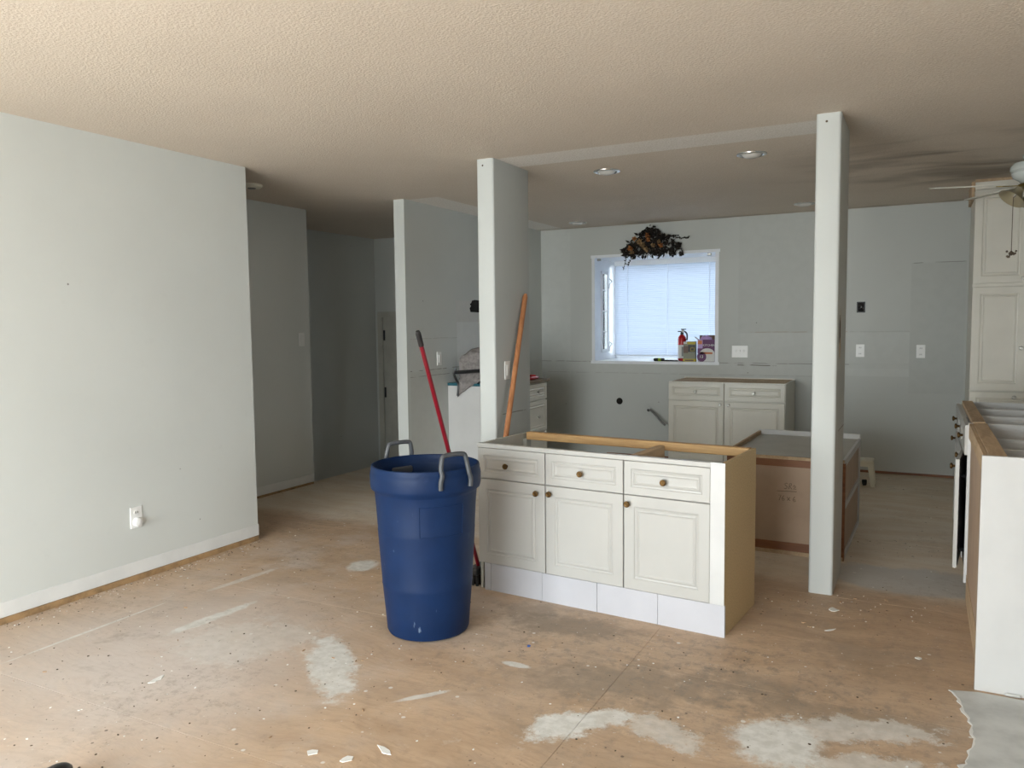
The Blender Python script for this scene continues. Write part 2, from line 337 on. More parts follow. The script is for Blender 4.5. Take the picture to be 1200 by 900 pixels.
def lathe(bm, prof, n=32, c=(0,0,0), close=True, axis='z'):
    rings = []
    for r, z in prof:
        ring = []
        for i in range(n):
            a = 2*PI*i/n
            p = (r*math.cos(a), r*math.sin(a), z)
            if axis == 'y': p = (p[0], -p[2], p[1])     # profile grows towards -Y
            ring.append(bm.verts.new(Vector(p)+Vector(c)))
        rings.append(ring)
    for k in range(len(rings)-1):
        for i in range(n):
            bm.faces.new((rings[k][i], rings[k][(i+1)%n], rings[k+1][(i+1)%n], rings[k+1][i]))
    if close:
        bm.faces.new(rings[0]); bm.faces.new(rings[-1])
    return bm
def tube(bm, pts, r, n=8, cap=True):
    pts = [Vector(p) for p in pts]; rings = []; prev = None
    for i, p in enumerate(pts):
        t = (pts[min(i+1, len(pts)-1)] - pts[max(i-1, 0)]).normalized()
        if prev is None:
            up = Vector((0, 0, 1)) if abs(t.z) < 0.9 else Vector((1, 0, 0))
            u = t.cross(up).normalized()
        else:
            u = (prev - t*prev.dot(t)).normalized()
        w = t.cross(u); prev = u
        rr = r[i] if isinstance(r, (list, tuple)) else r
        rings.append([bm.verts.new(p + rr*(math.cos(2*PI*k/n)*u + math.sin(2*PI*k/n)*w)) for k in range(n)])
    for a in range(len(rings)-1):
        for k in range(n):
            bm.faces.new((rings[a][k], rings[a][(k+1)%n], rings[a+1][(k+1)%n], rings[a+1][k]))
    if cap: bm.faces.new(rings[0]); bm.faces.new(rings[-1])
    return bm
def smooth_path(pts, n=6):
    pts = [Vector(p) for p in pts]; out = []
    for i in range(len(pts)-1):
        p0, p1, p2, p3 = pts[max(i-1, 0)], pts[i], pts[i+1], pts[min(i+2, len(pts)-1)]
        for k in range(n):
            t = k/n
            out.append(0.5*((2*p1) + (p2-p0)*t + (2*p0-5*p1+4*p2-p3)*t*t + (3*p1-p0-3*p2+p3)*t**3))
    out.append(pts[-1]); return out
def prism(bm, poly, z0, z1):
    a = [bm.verts.new((p[0], p[1], z0)) for p in poly]; c = [bm.verts.new((p[0], p[1], z1)) for p in poly]
    n = len(poly); bm.faces.new(a); bm.faces.new(c)
    for i in range(n): bm.faces.new((a[i], a[(i+1)%n], c[(i+1)%n], c[i]))
    return bm
def ring_panel(bm, w, h, t, rings):
    """slab w x h, front at y=0 facing -Y, lower-left corner at the origin; rings = (inset, depth) routed into the face"""
    def rect(i, y): return [bm.verts.new(p) for p in ((i, y, i), (w-i, y, i), (w-i, y, h-i), (i, y, h-i))]
    rr = [rect(0, t)] + [rect(i, y) for i, y in rings]
    bm.faces.new(rr[0])
    for a in range(len(rr)-1):
        for k in range(4): bm.faces.new((rr[a][k], rr[a][(k+1)%4], rr[a+1][(k+1)%4], rr[a+1][k]))
    bm.faces.new(rr[-1]); return bm
def door_mesh(w, h, m, t=0.019):
    return ring_panel(bmesh.new(), w, h, t, [(0, 0.004), (0.0012, 0.0012), (0.004, 0), (m, 0), (m+0.004, 0.0045), (m+0.010, 0.0055), (m+0.016, 0.0015), (m+0.020, 0.0008),
                                             (m+0.026, 0.004), (m+0.031, 0.0045)])
KNOB = [(0.0065, 0), (0.006, 0.008), (0.008, 0.012), (0.0145, 0.016), (0.0155, 0.019), (0.0145, 0.023), (0.009, 0.026), (0.0085, 0.0245), (0.004, 0.0255), (0.001, 0.0257)]
knob_me = {}
def knob(parent, loc, mat, rot=(0,0,0)):
    if mat.name not in knob_me:
        me = mesh_from(lathe(bmesh.new(), KNOB, 18, axis='y'), 'knob'); me.materials.append(mat)
        me.polygons.foreach_set('use_smooth', [True]*len(me.polygons)); knob_me[mat.name] = me
    return obj('knob', knob_me[mat.name], None, parent, loc, rot)
def front(parent, name, x0, x1, z0, z1, y, m, mat, kn=None, km=None):
    o = obj(name, door_mesh(x1-x0, z1-z0, m), mat, parent, (x0, y, z0))
    if kn: knob(o, (kn[0]-x0, 0.0, kn[1]-z0), km or m_brass)
    return o
def text_mesh(s, size, mat, name='lettering'):
    cu = bpy.data.curves.new('txt', 'FONT'); cu.body = s; cu.size = size; cu.extrude = 0.0004; cu.resolution_u = 2
    o = bpy.data.objects.new('txt', cu); COL.objects.link(o)
    dg = bpy.context.evaluated_depsgraph_get(); me = bpy.data.meshes.new_from_object(o.evaluated_get(dg))
    bpy.data.objects.remove(o); bpy.data.curves.remove(cu)
    me.materials.clear(); me.materials.append(mat); me.name = name; return me

# ------------------------------------------------------------------ the shell
H = 2.44; XR = 2.9; YB = 7.98; YR = PD['y']; XL = -3.895
floor = struct(obj('floor', box(-4.90, XR, YR, YB, -0.20, -0.018), m_plate))
xs = [-4.90, -3.485, -1.045, 1.395, XR]
ys = [YR] + [1.82 + 1.22*k for k in range(-2, 6) if YR < 1.82+1.22*k < YB-0.05] + [YB]
for i in range(len(xs)-1):
    for j in range(len(ys)-1):
        obj('plywood_sheet', box(xs[i]+0.0006, xs[i+1]-0.0006, ys[j]+0.0006, ys[j+1]-0.0006, -0.019, 0.0, 0.0006), m_floor, floor)
struct(obj('ceiling', box(-6.0, XR+0.12, YR-0.12, YB+0.0, H, H+0.12), m_ceil))
def wall(name, x0, x1, y0, y1, z0, z1, mat): return struct(obj(name, box(x0, x1, y0, y1, z0, z1), mat))
wall('wall_left', -4.01, XL, YR, 3.80, 0.0, H, m_wall)
wall('wall_hall', -4.96, -4.845, 0.5, 5.42, 0.0, H, m_wall)
wall('wall_hall_rear', -4.96, -4.01, 0.38, 0.5, 0.0, H, m_wall)
wall('wall_stair_side', -5.90, -4.96, 5.30, 5.42, -0.6, H, m_wall)
wall('wall_stair', -6.0, -5.80, 5.30, 7.75, -0.6, H, m_wall)
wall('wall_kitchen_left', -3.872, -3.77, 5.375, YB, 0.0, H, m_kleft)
bm = bmesh.new()
bx(bm, XR, XR+0.12, YR, RW['y0'], 0, H); bx(bm, XR, XR+0.12, RW['y1'], YB, 0, H); bx(bm, XR, XR+0.12, RW['y0'], RW['y1'], 0, RW['z0']); bx(bm, XR, XR+0.12, RW['y0'], RW['y1'], RW['z1'], H)
struct(obj('wall_right', bm, m_wall))
w2 = struct(obj('added_fill_window', box(XR-0.02, XR+0.12, RW['y0']-0.03, RW['y1']+0.03, RW['z0']-0.025, RW['z0']+0.001), m_frame))  # added window, only there to let in side fill
bm = bmesh.new()
for a in (RW['y0'], (RW['y0']+RW['y1'])/2-0.025, RW['y1']-0.05): bx(bm, XR+0.03, XR+0.09, a, a+0.05, RW['z0'], RW['z1'])
for a in (RW['z0'], RW['z1']-0.05): bx(bm, XR+0.032, XR+0.088, RW['y0'], RW['y1'], a, a+0.05)
obj('frame', bm, m_frame, w2)
obj('pane', box(XR+0.058, XR+0.062, RW['y0']+.04, RW['y1']-.04, RW['z0']+.04, RW['z1']-.04), m_glass, w2)
# hall end wall with a doorway down on the entry landing
DX0, DX1, DZ = -5.70, -4.93, 1.52
bm = bmesh.new()
bx(bm, -5.80, DX0, 7.64, 7.75, -0.6, H); bx(bm, DX1, -3.872, 7.64, 7.75, -0.6, H); bx(bm, DX0, DX1, 7.64, 7.75, DZ, H)
struct(obj('wall_hall_end', bm, m_wall))
struct(obj('floor_landing', box(-5.80, -4.90, 5.42, 7.75, -0.62, -0.52), m_floor))
struct(obj('wall_riser', box(-4.91, -4.896, 5.42, 7.75, -0.6, -0.019), m_wall))
hd = struct(obj('door_1', box(DX0-0.01, DX1+0.01, 7.655, 7.70, -0.53, DZ+0.01, 0.003), m_doorW))
for z in (1.30, 0.62, -0.2):
    obj('hinge', lathe(bmesh.new(), [(0.012, -0.06), (0.012, 0.06)], 8), m_black, hd, (DX0+0.014, 7.648, z))
obj('door_handle', lathe(bmesh.new(), [(0.012, 0), (0.012, 0.03), (0.028, 0.035), (0.03, 0.05), (0.015, 0.062)], 14, axis='y'), m_black, hd, (DX1-0.09, 7.66, 0.45))
bm = bmesh.new()
bx(bm, DX0-0.06, DX0+0.005, 7.622, 7.645, -0.52, DZ-0.005); bx(bm, DX1-0.005, DX1+0.06, 7.622, 7.645, -0.52, DZ-0.005); bx(bm, DX0-0.06, DX1+0.06, 7.622, 7.645, DZ-0.005, DZ+0.06)
obj('door_casing', bm, m_doorW, hd)
# back wall with the garden-window opening
WX0, WX1, WZ0, WZ1 = -3.135, -1.848, 1.012, 2.11
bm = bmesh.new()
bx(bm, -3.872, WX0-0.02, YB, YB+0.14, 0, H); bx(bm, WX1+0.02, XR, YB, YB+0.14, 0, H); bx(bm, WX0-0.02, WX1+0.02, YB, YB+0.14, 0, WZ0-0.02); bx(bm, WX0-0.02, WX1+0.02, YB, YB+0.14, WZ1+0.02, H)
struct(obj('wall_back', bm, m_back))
# rear wall with the patio door the daylight comes through
bm = bmesh.new()
bx(bm, -4.01, PD['x0'], YR-0.12, YR, 0, H); bx(bm, PD['x1'], XR, YR-0.12, YR, 0, H); bx(bm, PD['x0'], PD['x1'], YR-0.12, YR, PD['z1'], H); bx(bm, PD['x0'], PD['x1'], YR-0.12, YR, 0, PD['z0'])
struct(obj('wall_rear', bm, m_wall))
pd = struct(obj('door_2', box((PD['x0']+PD['x1'])/2-0.035, (PD['x0']+PD['x1'])/2+0.035, YR-0.09, YR-0.03, PD['z0'], PD['z1']), m_frame))
bm = bmesh.new()
for a in (PD['x0'], PD['x1']-0.05): bx(bm, a, a+0.05, YR-0.10, YR-0.02, PD['z0'], PD['z1'])
for a in (PD['z0'], PD['z1']-0.05): bx(bm, PD['x0'], PD['x1'], YR-0.10, YR-0.02, a, a+0.05)
obj('frame', bm, m_frame, pd)
obj('pane', box(PD['x0']+.05, PD['x1']-.05, YR-0.062, YR-0.058, PD['z0']+.05, PD['z1']-.05), m_glass, pd)
struct(obj('ground_patio', box(-14, 12, -18, YR-0.12, -0.35, -0.15), m_conc))
struct(obj('wall_neighbour', box(-16, -4.4, 12.5, 12.8, -0.9, 5.0), plain('grey_siding', (0.03, 0.032, 0.035), 0.8)))
struct(obj('ground_yard', box(-14, 12, YB+0.14, 24, -0.9, -0.7), m_grass))

# exposed drywall band and sole plate where the baseboards were torn off
bb = struct(obj('baseboard_left', box(XL-0.002, XL+0.0035, YR, 3.803, 0.032, 0.105), m_pale))
obj('sole_plate', box(XL-0.01, XL+0.012, YR, 3.795, -0.002, 0.030, 0.003), m_plate, bb)
bb = struct(obj('baseboard_hall', box(-4.8465, -4.842, 0.5, 5.421, 0.02, 0.09), m_pale))
obj('sole_plate', box(-4.85, -4.836, 0.5, 5.41, -0.002, 0.018, 0.003), m_plate, bb)
struct(obj('baseboard_back', box(-3.0, 2.0, YB-0.010, YB+0.005, -0.002, 0.022, 0.002), m_redwood))

# garden window: side walls, roof, sill board, narrow casement, frame and blind
win = struct(obj('window_1', box(WX0-0.045, WX1+0.045, YB-0.004, 8.70, WZ0-0.03, WZ0), m_frame))
obj('head_board', box(WX0-0.045, WX1+0.045, YB-0.001, 8.70, WZ1, WZ1+0.03), m_frame, win)
bm = bmesh.new()
for a0, a1 in ((YB-0.001, 8.17), (8.36, 8.70)): bx(bm, WX0-0.035, WX0, a0, a1, WZ0, WZ1)
bx(bm, WX0-0.04, WX0, 8.17, 8.36, WZ0, WZ0+0.10); bx(bm, WX0-0.04, WX0, 8.17, 8.36, WZ1-0.14, WZ1)
obj('side_wall', bm, m_frame, win)
obj('side_wall', box(WX1, WX1+0.035, YB-0.001, 8.70, WZ0, WZ1), m_frame, win)
bm = bmesh.new()
for a0, a1 in ((8.165, 8.195), (8.335, 8.365)): bx(bm, WX0-0.005, WX0+0.012, a0, a1, WZ0+0.085, WZ1-0.125, 0.003)
for a0 in (WZ0+0.085, WZ1-0.155): bx(bm, WX0-0.005, WX0+0.0115, 8.165, 8.365, a0, a0+0.03, 0.003)
ca = obj('casement', bm, m_frame, win)
obj('pane', box(WX0-0.022, WX0-0.018, 8.165, 8.365, WZ0+0.09, WZ1-0.13), m_glass, ca)
for z in (1.32, 1.55, 1.78):
    obj('muntin', box(WX0-0.016, WX0-0.008, 8.165, 8.365, z-0.006, z+0.006), m_frame, ca)
for z in (1.16, 1.86):
    obj('casement_latch', tube(bmesh.new(), smooth_path([(WX0+0.01, 8.40, z+0.05), (WX0+0.03, 8.43, z+0.02), (WX0+0.012, 8.40, z-0.01), (WX0+0.012, 8.39, z-0.06)], 4), 0.007, 6), m_frame, ca)
bm = bmesh.new()
for a in (WX0, WX1-0.045): bx(bm, a, a+0.045, 8.62, 8.69, WZ0, WZ1)
for a in (WZ0, WZ1-0.05): bx(bm, WX0, WX1, 8.622, 8.688, a, a+0.05)
obj('frame', bm, m_frame, win)
obj('pane', box(WX0+0.045, WX1-0.045, 8.652, 8.656, WZ0+0.05, WZ1-0.05), m_glass, win)
bl = thing('venetian_blind', 'white slatted venetian blind hanging closed in the kitchen window', 'blind', (0, 0, 0))
obj('head_rail', box(WX0+0.03, WX1-0.02, 8.50, 8.545, WZ1-0.055, WZ1+0.0005, 0.003), m_frame, bl)
obj('bottom_rail', box(WX0+0.03, WX1-0.02, 8.505, 8.535, WZ0+0.03, WZ0+0.045, 0.003), m_frame, bl)
sl = bmesh.new(); q = 6
rows = []
for k in range(q+1):
    s_ = (k/q-0.5); rows.append([sl.verts.new((xx, 0.0125*2*s_, 0.0022*(1-(2*s_)**2))) for xx in (WX0+0.035, WX1-0.025)])
for k in range(q): sl.faces.new((rows[k][0], rows[k][1], rows[k+1][1], rows[k+1][0]))
sl_me = mesh_from(sl, 'slat'); sl_me.materials.append(m_slat)
nsl = 46
for k in range(nsl):
    z = WZ0+0.055 + k*(WZ1-WZ0-0.115)/(nsl-1)
    obj('slat', sl_me, None, bl, (0, 8.52, z), (math.radians(66), 0, 0))
for xx in (-2.95, -2.49, -2.03):
    obj('cord', tube(bmesh.new(), [(xx, 8.506, WZ0+0.03), (xx, 8.506, WZ1-0.03)], 0.0016, 5), m_frame, bl)
for xx, zz in ((WX0+0.05, WZ1-0.02), (WX1-0.06, WZ1-0.02)):
    obj('curtain_bracket', box(xx-0.02, xx+0.02, YB-0.012, YB+0.01, zz-0.012, zz+0.012, 0.003), m_nickel, win)

# ------------------------------------------------------------------ pillars between living room and kitchen
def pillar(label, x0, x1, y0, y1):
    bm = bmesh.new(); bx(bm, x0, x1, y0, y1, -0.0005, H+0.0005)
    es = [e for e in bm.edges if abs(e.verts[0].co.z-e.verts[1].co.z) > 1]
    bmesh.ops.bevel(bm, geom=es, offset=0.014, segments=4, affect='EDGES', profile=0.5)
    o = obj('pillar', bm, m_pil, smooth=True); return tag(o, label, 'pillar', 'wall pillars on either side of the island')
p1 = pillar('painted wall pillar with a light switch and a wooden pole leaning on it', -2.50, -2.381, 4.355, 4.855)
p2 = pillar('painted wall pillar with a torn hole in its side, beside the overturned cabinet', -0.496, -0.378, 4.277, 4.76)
obj('screw', lathe(bmesh.new(), [(0.006, 0), (0.005, 0.002), (0.001, 0.0025)], 8, axis='y'), m_chipD, p1, (-2.455, 4.355, 2.40))
obj('screw', lathe(bmesh.new(), [(0.006, 0), (0.005, 0.002), (0.001, 0.0025)], 8, axis='y'), m_chipD, p2, (-0.447, 4.277, 2.40))
bm = bmesh.new(); rnd = random.Random(3)
pts = [(0.012*math.cos(a)*(1+rnd.random()*1.6), 0.07*math.sin(a)*(0.7+rnd.random()*0.6)) for a in [2*PI*i/14 for i in range(14)]]
prism(bm, pts, 0, 0.0015)
obj('torn_hole', bm, m_blackhole, p2, (-0.3785, 4.40, 1.36), (PI/2, 0, PI/2))
bm = bmesh.new(); prism(bm, [(x*1.5, y*1.8) for x, y in pts[::-1]], 0, 0.001)
obj('torn_paper', bm, m_tan, p2, (-0.3786, 4.42, 1.33), (PI/2, 0, PI/2))

# wall plates
def plate(name, label, loc, rotz, w=0.072, h=0.118, kind='switch', n=1, cat='switch'):
    t = thing(name, label, cat, loc, (0, 0, rotz))
    obj('cover_plate', box(-w*n/2 if n > 1 else -w/2, w*n/2 if n > 1 else w/2, -0.006, 0.001, -h/2, h/2, 0.003, 2), m_plateW, t)
    for k in range(n):
        cx = (k-(n-1)/2)*w*0.72
        if kind == 'switch':
            obj('rocker', box(cx-0.017, cx+0.017, -0.010, -0.004, -0.034, 0.034, 0.002), m_plateW, t)
        elif kind == 'toggle':
            obj('toggle', box(cx-0.006, cx+0.006, -0.016, -0.004, -0.004, 0.018, 0.002), m_plateW, t)
        else:
            for s in (-1, 1):
                so = obj('socket', lathe(bmesh.new(), [(0.017, 0), (0.017, 0.003), (0.001, 0.0031)], 16, axis='y'), m_plateW, t, (cx, -0.005, s*0.028))
                bm = bmesh.new(); bx(bm, -0.008, -0.005, -0.0045, 0, -0.005, 0.007); bx(bm, 0.005, 0.008, -0.0045, 0, -0.005, 0.007)
                obj('slot', bm, m_blackhole, so)
    return t
LW = PI/2      # plates on walls facing +X
plate('light_switch', 'white light switch on the side of the pillar behind the wooden pole', (-2.381, 4.51, 1.117), LW)
plate('light_switch', 'white light switch on the kitchen wall above the red broom handle', (-3.77, 5.862, 1.12), LW)
plate('light_switch', 'white light switch on the hallway wall beside the dark stairwell', (-4.845, 5.31, 1.30), LW)
plate('wall_outlet', 'white outlet on the back wall under the black electrical box', (-0.507, YB, 1.134), 0, kind='outlet', cat='outlet')
plate('wall_outlet', 'white outlet on the back wall near the tall pantry cabinet', (-0.008, YB, 1.13), 0, kind='outlet', cat='outlet')
plate('triple_switch', 'white triple switch plate on the back wall beside the kitchen window', (-1.60, YB, 1.12), 0, w=0.052, kind='toggle', n=3)
t = plate('wall_outlet', 'white outlet with a round plug-in low on the long bare wall', (XL, 2.893, 0.355), LW, kind='outlet', cat='outlet', w=0.075, h=0.12)
obj('round_plug', lathe(bmesh.new(), [(0.026, 0), (0.027, 0.012), (0.022, 0.022), (0.008, 0.027), (0.001, 0.0275)], 20, axis='y'), m_plateW, t, (0, -0.006, -0.026), smooth=True)
t = thing('electrical_box', 'open black electrical box set in the back wall', 'electrical box', (-0.508, YB, 1.536))
bm = bmesh.new()
for a in (-0.036, 0.028): bx(bm, a, a+0.008, -0.008, 0.002, -0.05, 0.05)
for a in (-0.05, 0.042): bx(bm, -0.036, 0.036, -0.008, 0.002, a, a+0.008)
obj('box_rim', bm, m_black, t); obj('cavity', box(-0.03, 0.03, -0.002, 0.002, -0.045, 0.045), m_blackhole, t)
obj('wire', tube(bmesh.new(), smooth_path([(-0.015, -0.002, 0.03), (0.01, -0.015, 0.01), (-0.01, -0.012, -0.015), (0.018, -0.004, -0.03)]), 0.005, 6), m_black, t)
bm = bmesh.new(); rnd = random.Random(5)
prism(bm, [(-0.10, -0.055), (0.12, -0.06), (0.12, 0.055), (-0.02, 0.06), (-0.07, 0.052), (-0.085, 0.03), (-0.11, 0.02), (-0.09, 0.0), (-0.115, -0.02)], 0, 0.002)
tag(obj('wall_cutout', bm, m_blackhole, None, (-3.7695, 6.52, 1.588), (PI/2, 0, PI/2)), 'ragged black rectangular hole cut in the kitchen wall beside the pillar', 'hole')
tag(obj('pipe_hole', lathe(bmesh.new(), [(0.036, 0), (0.034, 0.002), (0.001, 0.002)], 20, axis='y'), m_blackhole, None, (-2.856, YB+0.0005, 0.583)), 'round black pipe hole low in the back wall under the window', 'hole')
t = thing('wall_cable', 'grey cable sticking out of the back wall beside the cream cabinet', 'cable', (-2.532, YB, 0.50))
obj('sheath', tube(bmesh.new(), smooth_path([(0, 0.004, 0), (0.02, -0.03, 0.008), (0.09, -0.07, -0.035), (0.17, -0.10, -0.11), (0.21, -0.11, -0.135)]), 0.011, 8), m_cable, t, smooth=True)
obj('wire_end', lathe(bmesh.new(), [(0.016, 0), (0.016, 0.012), (0.001, 0.013)], 10, axis='y'), m_black, t)
# smoke alarm in the hallway and recessed ceiling lamps
t = thing('smoke_alarm', 'round smoke alarm base on the hallway ceiling', 'smoke alarm', (-4.33, 4.28, H))
obj('base', lathe(bmesh.new(), [(0.075, 0.001), (0.075, -0.014), (0.062, -0.024), (0.001, -0.025)], 24), m_stool, t, smooth=True)
obj('grille', lathe(bmesh.new(), [(0.03, -0.024), (0.028, -0.03), (0.001, -0.031)], 18), m_cable, t)
for x_, y_, lab in ((-1.923, 5.123, 'recessed ceiling lamp next to the pale strip near the switch pillar'), (-0.957, 5.069, 'recessed ceiling lamp near the pillar with the torn hole'),
               (-3.148, 7.544, 'recessed ceiling lamp over the kitchen corner beyond the drawer cabinet'), (-0.942, 7.404, 'recessed ceiling lamp near the back wall half hidden by the pillar')):
    t = thing('recessed_lamp', lab, 'ceiling lamp', (x_, y_, H), (0, 0, 0), 'recessed kitchen ceiling lamps')
    obj('trim_ring', lathe(bmesh.new(), [(0.092, 0.0005), (0.09, -0.006), (0.078, -0.010), (0.066, -0.006), (0.062, 0.0), (0.06, 0.003)], 28, close=False), m_metal, t, smooth=True)
    obj('lamp_face', lathe(bmesh.new(), [(0.063, -0.001), (0.05, -0.016), (0.028, -0.024), (0.001, -0.026)], 24, close=False), m_lens, t, smooth=True)

# ------------------------------------------------------------------ island cabinet in front
ISL = thing('island_cabinet', 'white three-drawer island base cabinet without a worktop in the room centre', 'cabinet', (-0.7552, 3.4778, 0), (0, 0, math.radians(-4.8426)))
ZT = 0.79; D = 0.50
obj('end_panel', box(-0.0185, 0.0, 0.004, D, 0.0, ZT, 0.001), m_particle, ISL)
obj('edge_stile', box(-0.066, -0.0005, 0.0005, 0.0045, 0.147, ZT+0.0005), m_white2, ISL)
obj('end_panel', box(-1.33, -1.312, 0.02, D, 0.0, ZT-0.004, 0.001), m_greyboard, ISL)
obj('top_rail', box(-1.33, -0.066, 0.0, 0.03, 0.766, ZT-0.002, 0.0015), m_white, ISL)
obj('face_frame', box(-1.312, -0.0185, 0.021, 0.036, 0.145, 0.766), m_white2, ISL)
obj('bottom_panel', box(-1.312, -0.0185, 0.036, D, 0.125, 0.143), m_greyboard, ISL)
xb = [-1.294, -1.2545, -0.9395, -0.6295, -0.3155, 0.003]
for i in range(5):
    obj('toe_board', box(xb[i]+0.0008, xb[i+1]-0.0008, 0.003+0.0012*(i % 2), 0.018, -0.001, 0.1455, 0.0008), m_toe, ISL)
cols = [(-1.326, -0.919), (-0.914, -0.490), (-0.485, -0.067)]
for (x0, x1), kx, dk in zip(cols, (-1.143, -0.712, -0.283), ((-0.963, .556), (-0.886, .561), (-0.463, .559))):
    front(ISL, 'drawer_front', x0, x1, 0.603, 0.764, 0.0, 0.036, m_white, (kx, 0.679))
    front(ISL, 'door', x0, x1, 0.147, 0.600, 0.0, 0.052, m_white, dk)
obj('back_rail', box(-1.295, -0.0185, D-0.055, D-0.012, ZT-0.040, ZT+0.004, 0.004, 2), m_pine, ISL)
obj('back_post', box(-1.312, -1.29, D-0.06, D-0.01, 0.143, ZT-0.035), m_greyboard, ISL)
bm = bmesh.new(); bx(bm, -0.495, -0.455, 0.03, D-0.05, ZT-0.105, ZT-0.012, 0.006)
obj('cross_brace', bm, m_tan, ISL)
for (x0, x1) in cols:
    bm = bmesh.new()
    bx(bm, x0+0.025, x0+0.037, 0.04, D-0.08, 0.62, 0.715); bx(bm, x1-0.037, x1-0.025, 0.04, D-0.08, 0.62, 0.715); bx(bm, x0+0.025, x1-0.025, 0.04, D-0.08, 0.61, 0.62)
    bx(bm, x0+0.025, x1-0.025, D-0.09, D-0.078, 0.62, 0.715); bx(bm, x0+0.025, x1-0.025, 0.04, 0.052, 0.62, 0.715)
    obj('drawer_box', bm, m_white2, ISL)

# ------------------------------------------------------------------ blue bin
BIN = thing('rubbish_bin', 'tall blue plastic rubbish bin with grey loop handles', 'bin', (-2.02, 3.01, 0))
bp = [(0.0, 0.0), (0.170, 0.0), (0.184, 0.006), (0.190, 0.018), (0.198, 0.12), (0.2075, 0.225), (0.2095, 0.232), (0.2085, 0.24), (0.216, 0.36), (0.2235, 0.475), (0.2245, 0.482), (0.2235, 0.49), (0.230, 0.60), (0.2345, 0.655), (0.238, 0.664),
      (0.250, 0.674), (0.2535, 0.690), (0.2545, 0.735), (0.252, 0.752), (0.249, 0.758), (0.2495, 0.768), (0.247, 0.778), (0.242, 0.780), (0.238, 0.776), (0.2365, 0.755), (0.229, 0.745), (0.227, 0.735), (0.2255, 0.60), (0.203, 0.225), (0.186, 0.02), (0.170, 0.012), (0.0, 0.012)]
bm = lathe(bmesh.new(), [(max(r, 0.0005), z) for r, z in bp], 72)
obj('body', bm, m_blue, BIN, smooth=True)
# embossed rectangle on the front-right of the body
def on_bin(a, z, off=0.0):
    k = 0
    P_ = [q for q in bp[2:16]]
    for i in range(len(P_)-1):
        if P_[i][1] <= z <= P_[i+1][1]:
            f = (z-P_[i][1])/(P_[i+1][1]-P_[i][1]); r = P_[i][0]+f*(P_[i+1][0]-P_[i][0]); break
    return Vector(((r+off)*math.cos(a), (r+off)*math.sin(a), z))
a0, a1 = math.radians(-64), math.radians(-12)
path = [on_bin(a0+(a1-a0)*k/10, 0.62) for k in range(11)] + [on_bin(a1, 0.62-0.135*k/4) for k in range(1, 5)] + [on_bin(a1+(a0-a1)*k/10, 0.485+0.0) for k in range(1, 11)] + [on_bin(a0, 0.485+0.135*k/4) for k in range(1, 5)]
obj('embossed_frame', tube(bmesh.new(), path, 0.0022, 5), m_blue, BIN)
def bin_handle(ang, spread, lift):
    h = thing_part = bpy.data.objects.new('handle', None)
    def at(a, r, z): return Vector((r*math.cos(a), r*math.sin(a), z))
    A, B_ = ang-spread, ang+spread
    pts = [at(A, 0.262, 0.700), at(A, 0.264, 0.735), at(A+0.03, 0.262, 0.762), at(A+0.02, 0.252, 0.79), at(A+0.05, 0.246, lift-0.012), at(A+0.10, 0.243, lift),
           at(ang, 0.235, lift+0.003), at(B_-0.10, 0.243, lift), at(B_-0.05, 0.246, lift-0.012), at(B_-0.02, 0.252, 0.79), at(B_-0.03, 0.262, 0.762), at(B_, 0.264, 0.735), at(B_, 0.262, 0.700)]
    return obj('handle', tube(bmesh.new(), smooth_path(pts, 4), 0.0105, 10), m_gryplastic, BIN, smooth=True)
bin_handle(math.radians(-25), 0.30, 0.845)
hb = bin_handle(math.radians(155), 0.30, 0.845)
bm = bmesh.new(); bx(bm, -0.055, 0.055, -0.012, 0.004, -0.016, 0.016, 0.005); obj('inner_bracket', bm, m_gryplastic, BIN, (0.221*math.cos(math.radians(155)), 0.221*math.sin(math.radians(155)), 0.715), (0, 0, math.radians(65)))

# ------------------------------------------------------------------ broom and wooden pole
Bp, Tp = Vector((-2.135, 3.70, 0.045)), Vector((-2.012, 2.955, 1.386))
BR = thing('broom', 'broom with a red metal handle standing behind the blue bin', 'broom', (Bp.x, Bp.y, 0))
o_ = Vector((Bp.x, Bp.y, 0)); dv = Tp-Bp
obj('handle', tube(bmesh.new(), [Bp-o_+dv*0.03, Bp-o_+dv*0.955], 0.0105, 12), m_redpole, BR, smooth=True)
obj('grip', tube(bmesh.new(), [Bp-o_+dv*0.95, Bp-o_+dv*0.992, Bp-o_+dv*1.0], [0.0125, 0.0130, 0.009], 12), m_black, BR, smooth=True)
obj('brush_block', box(-0.03, 0.035, -0.09, 0.15, 0.055, 0.095, 0.008, 2), m_black, BR)
bm = bmesh.new(); rnd = random.Random(9)
for i in range(9):
    for j in range(3):
        px_, py_ = -0.022+j*0.022, -0.08+i*0.0275
        tube(bm, [(px_, py_, 0.058), (px_+(j-1)*0.006, py_+rnd.uniform(-.004, .004), 0.0)], [0.006, 0.009], 5)
obj('bristles', bm, m_leafD, BR)['kind'] = 'stuff'
T2 = Vector((-2.362, 4.752, 1.612)); B2 = Vector((-2.245, 3.988, 0.0))
d3 = Vector((T2.x, T2.y, T2.z))
PO = thing('wooden_pole', 'tan wooden tool handle leaning against the switch pillar', 'pole', B2)
obj('shaft', tube(bmesh.new(), [Vector((0, 0, 0)), (T2-B2)*0.5, (T2-B2)*0.985, (T2-B2)*1.0], [0.0175, 0.0175, 0.0175, 0.011], 14), m_oak, PO, smooth=True)

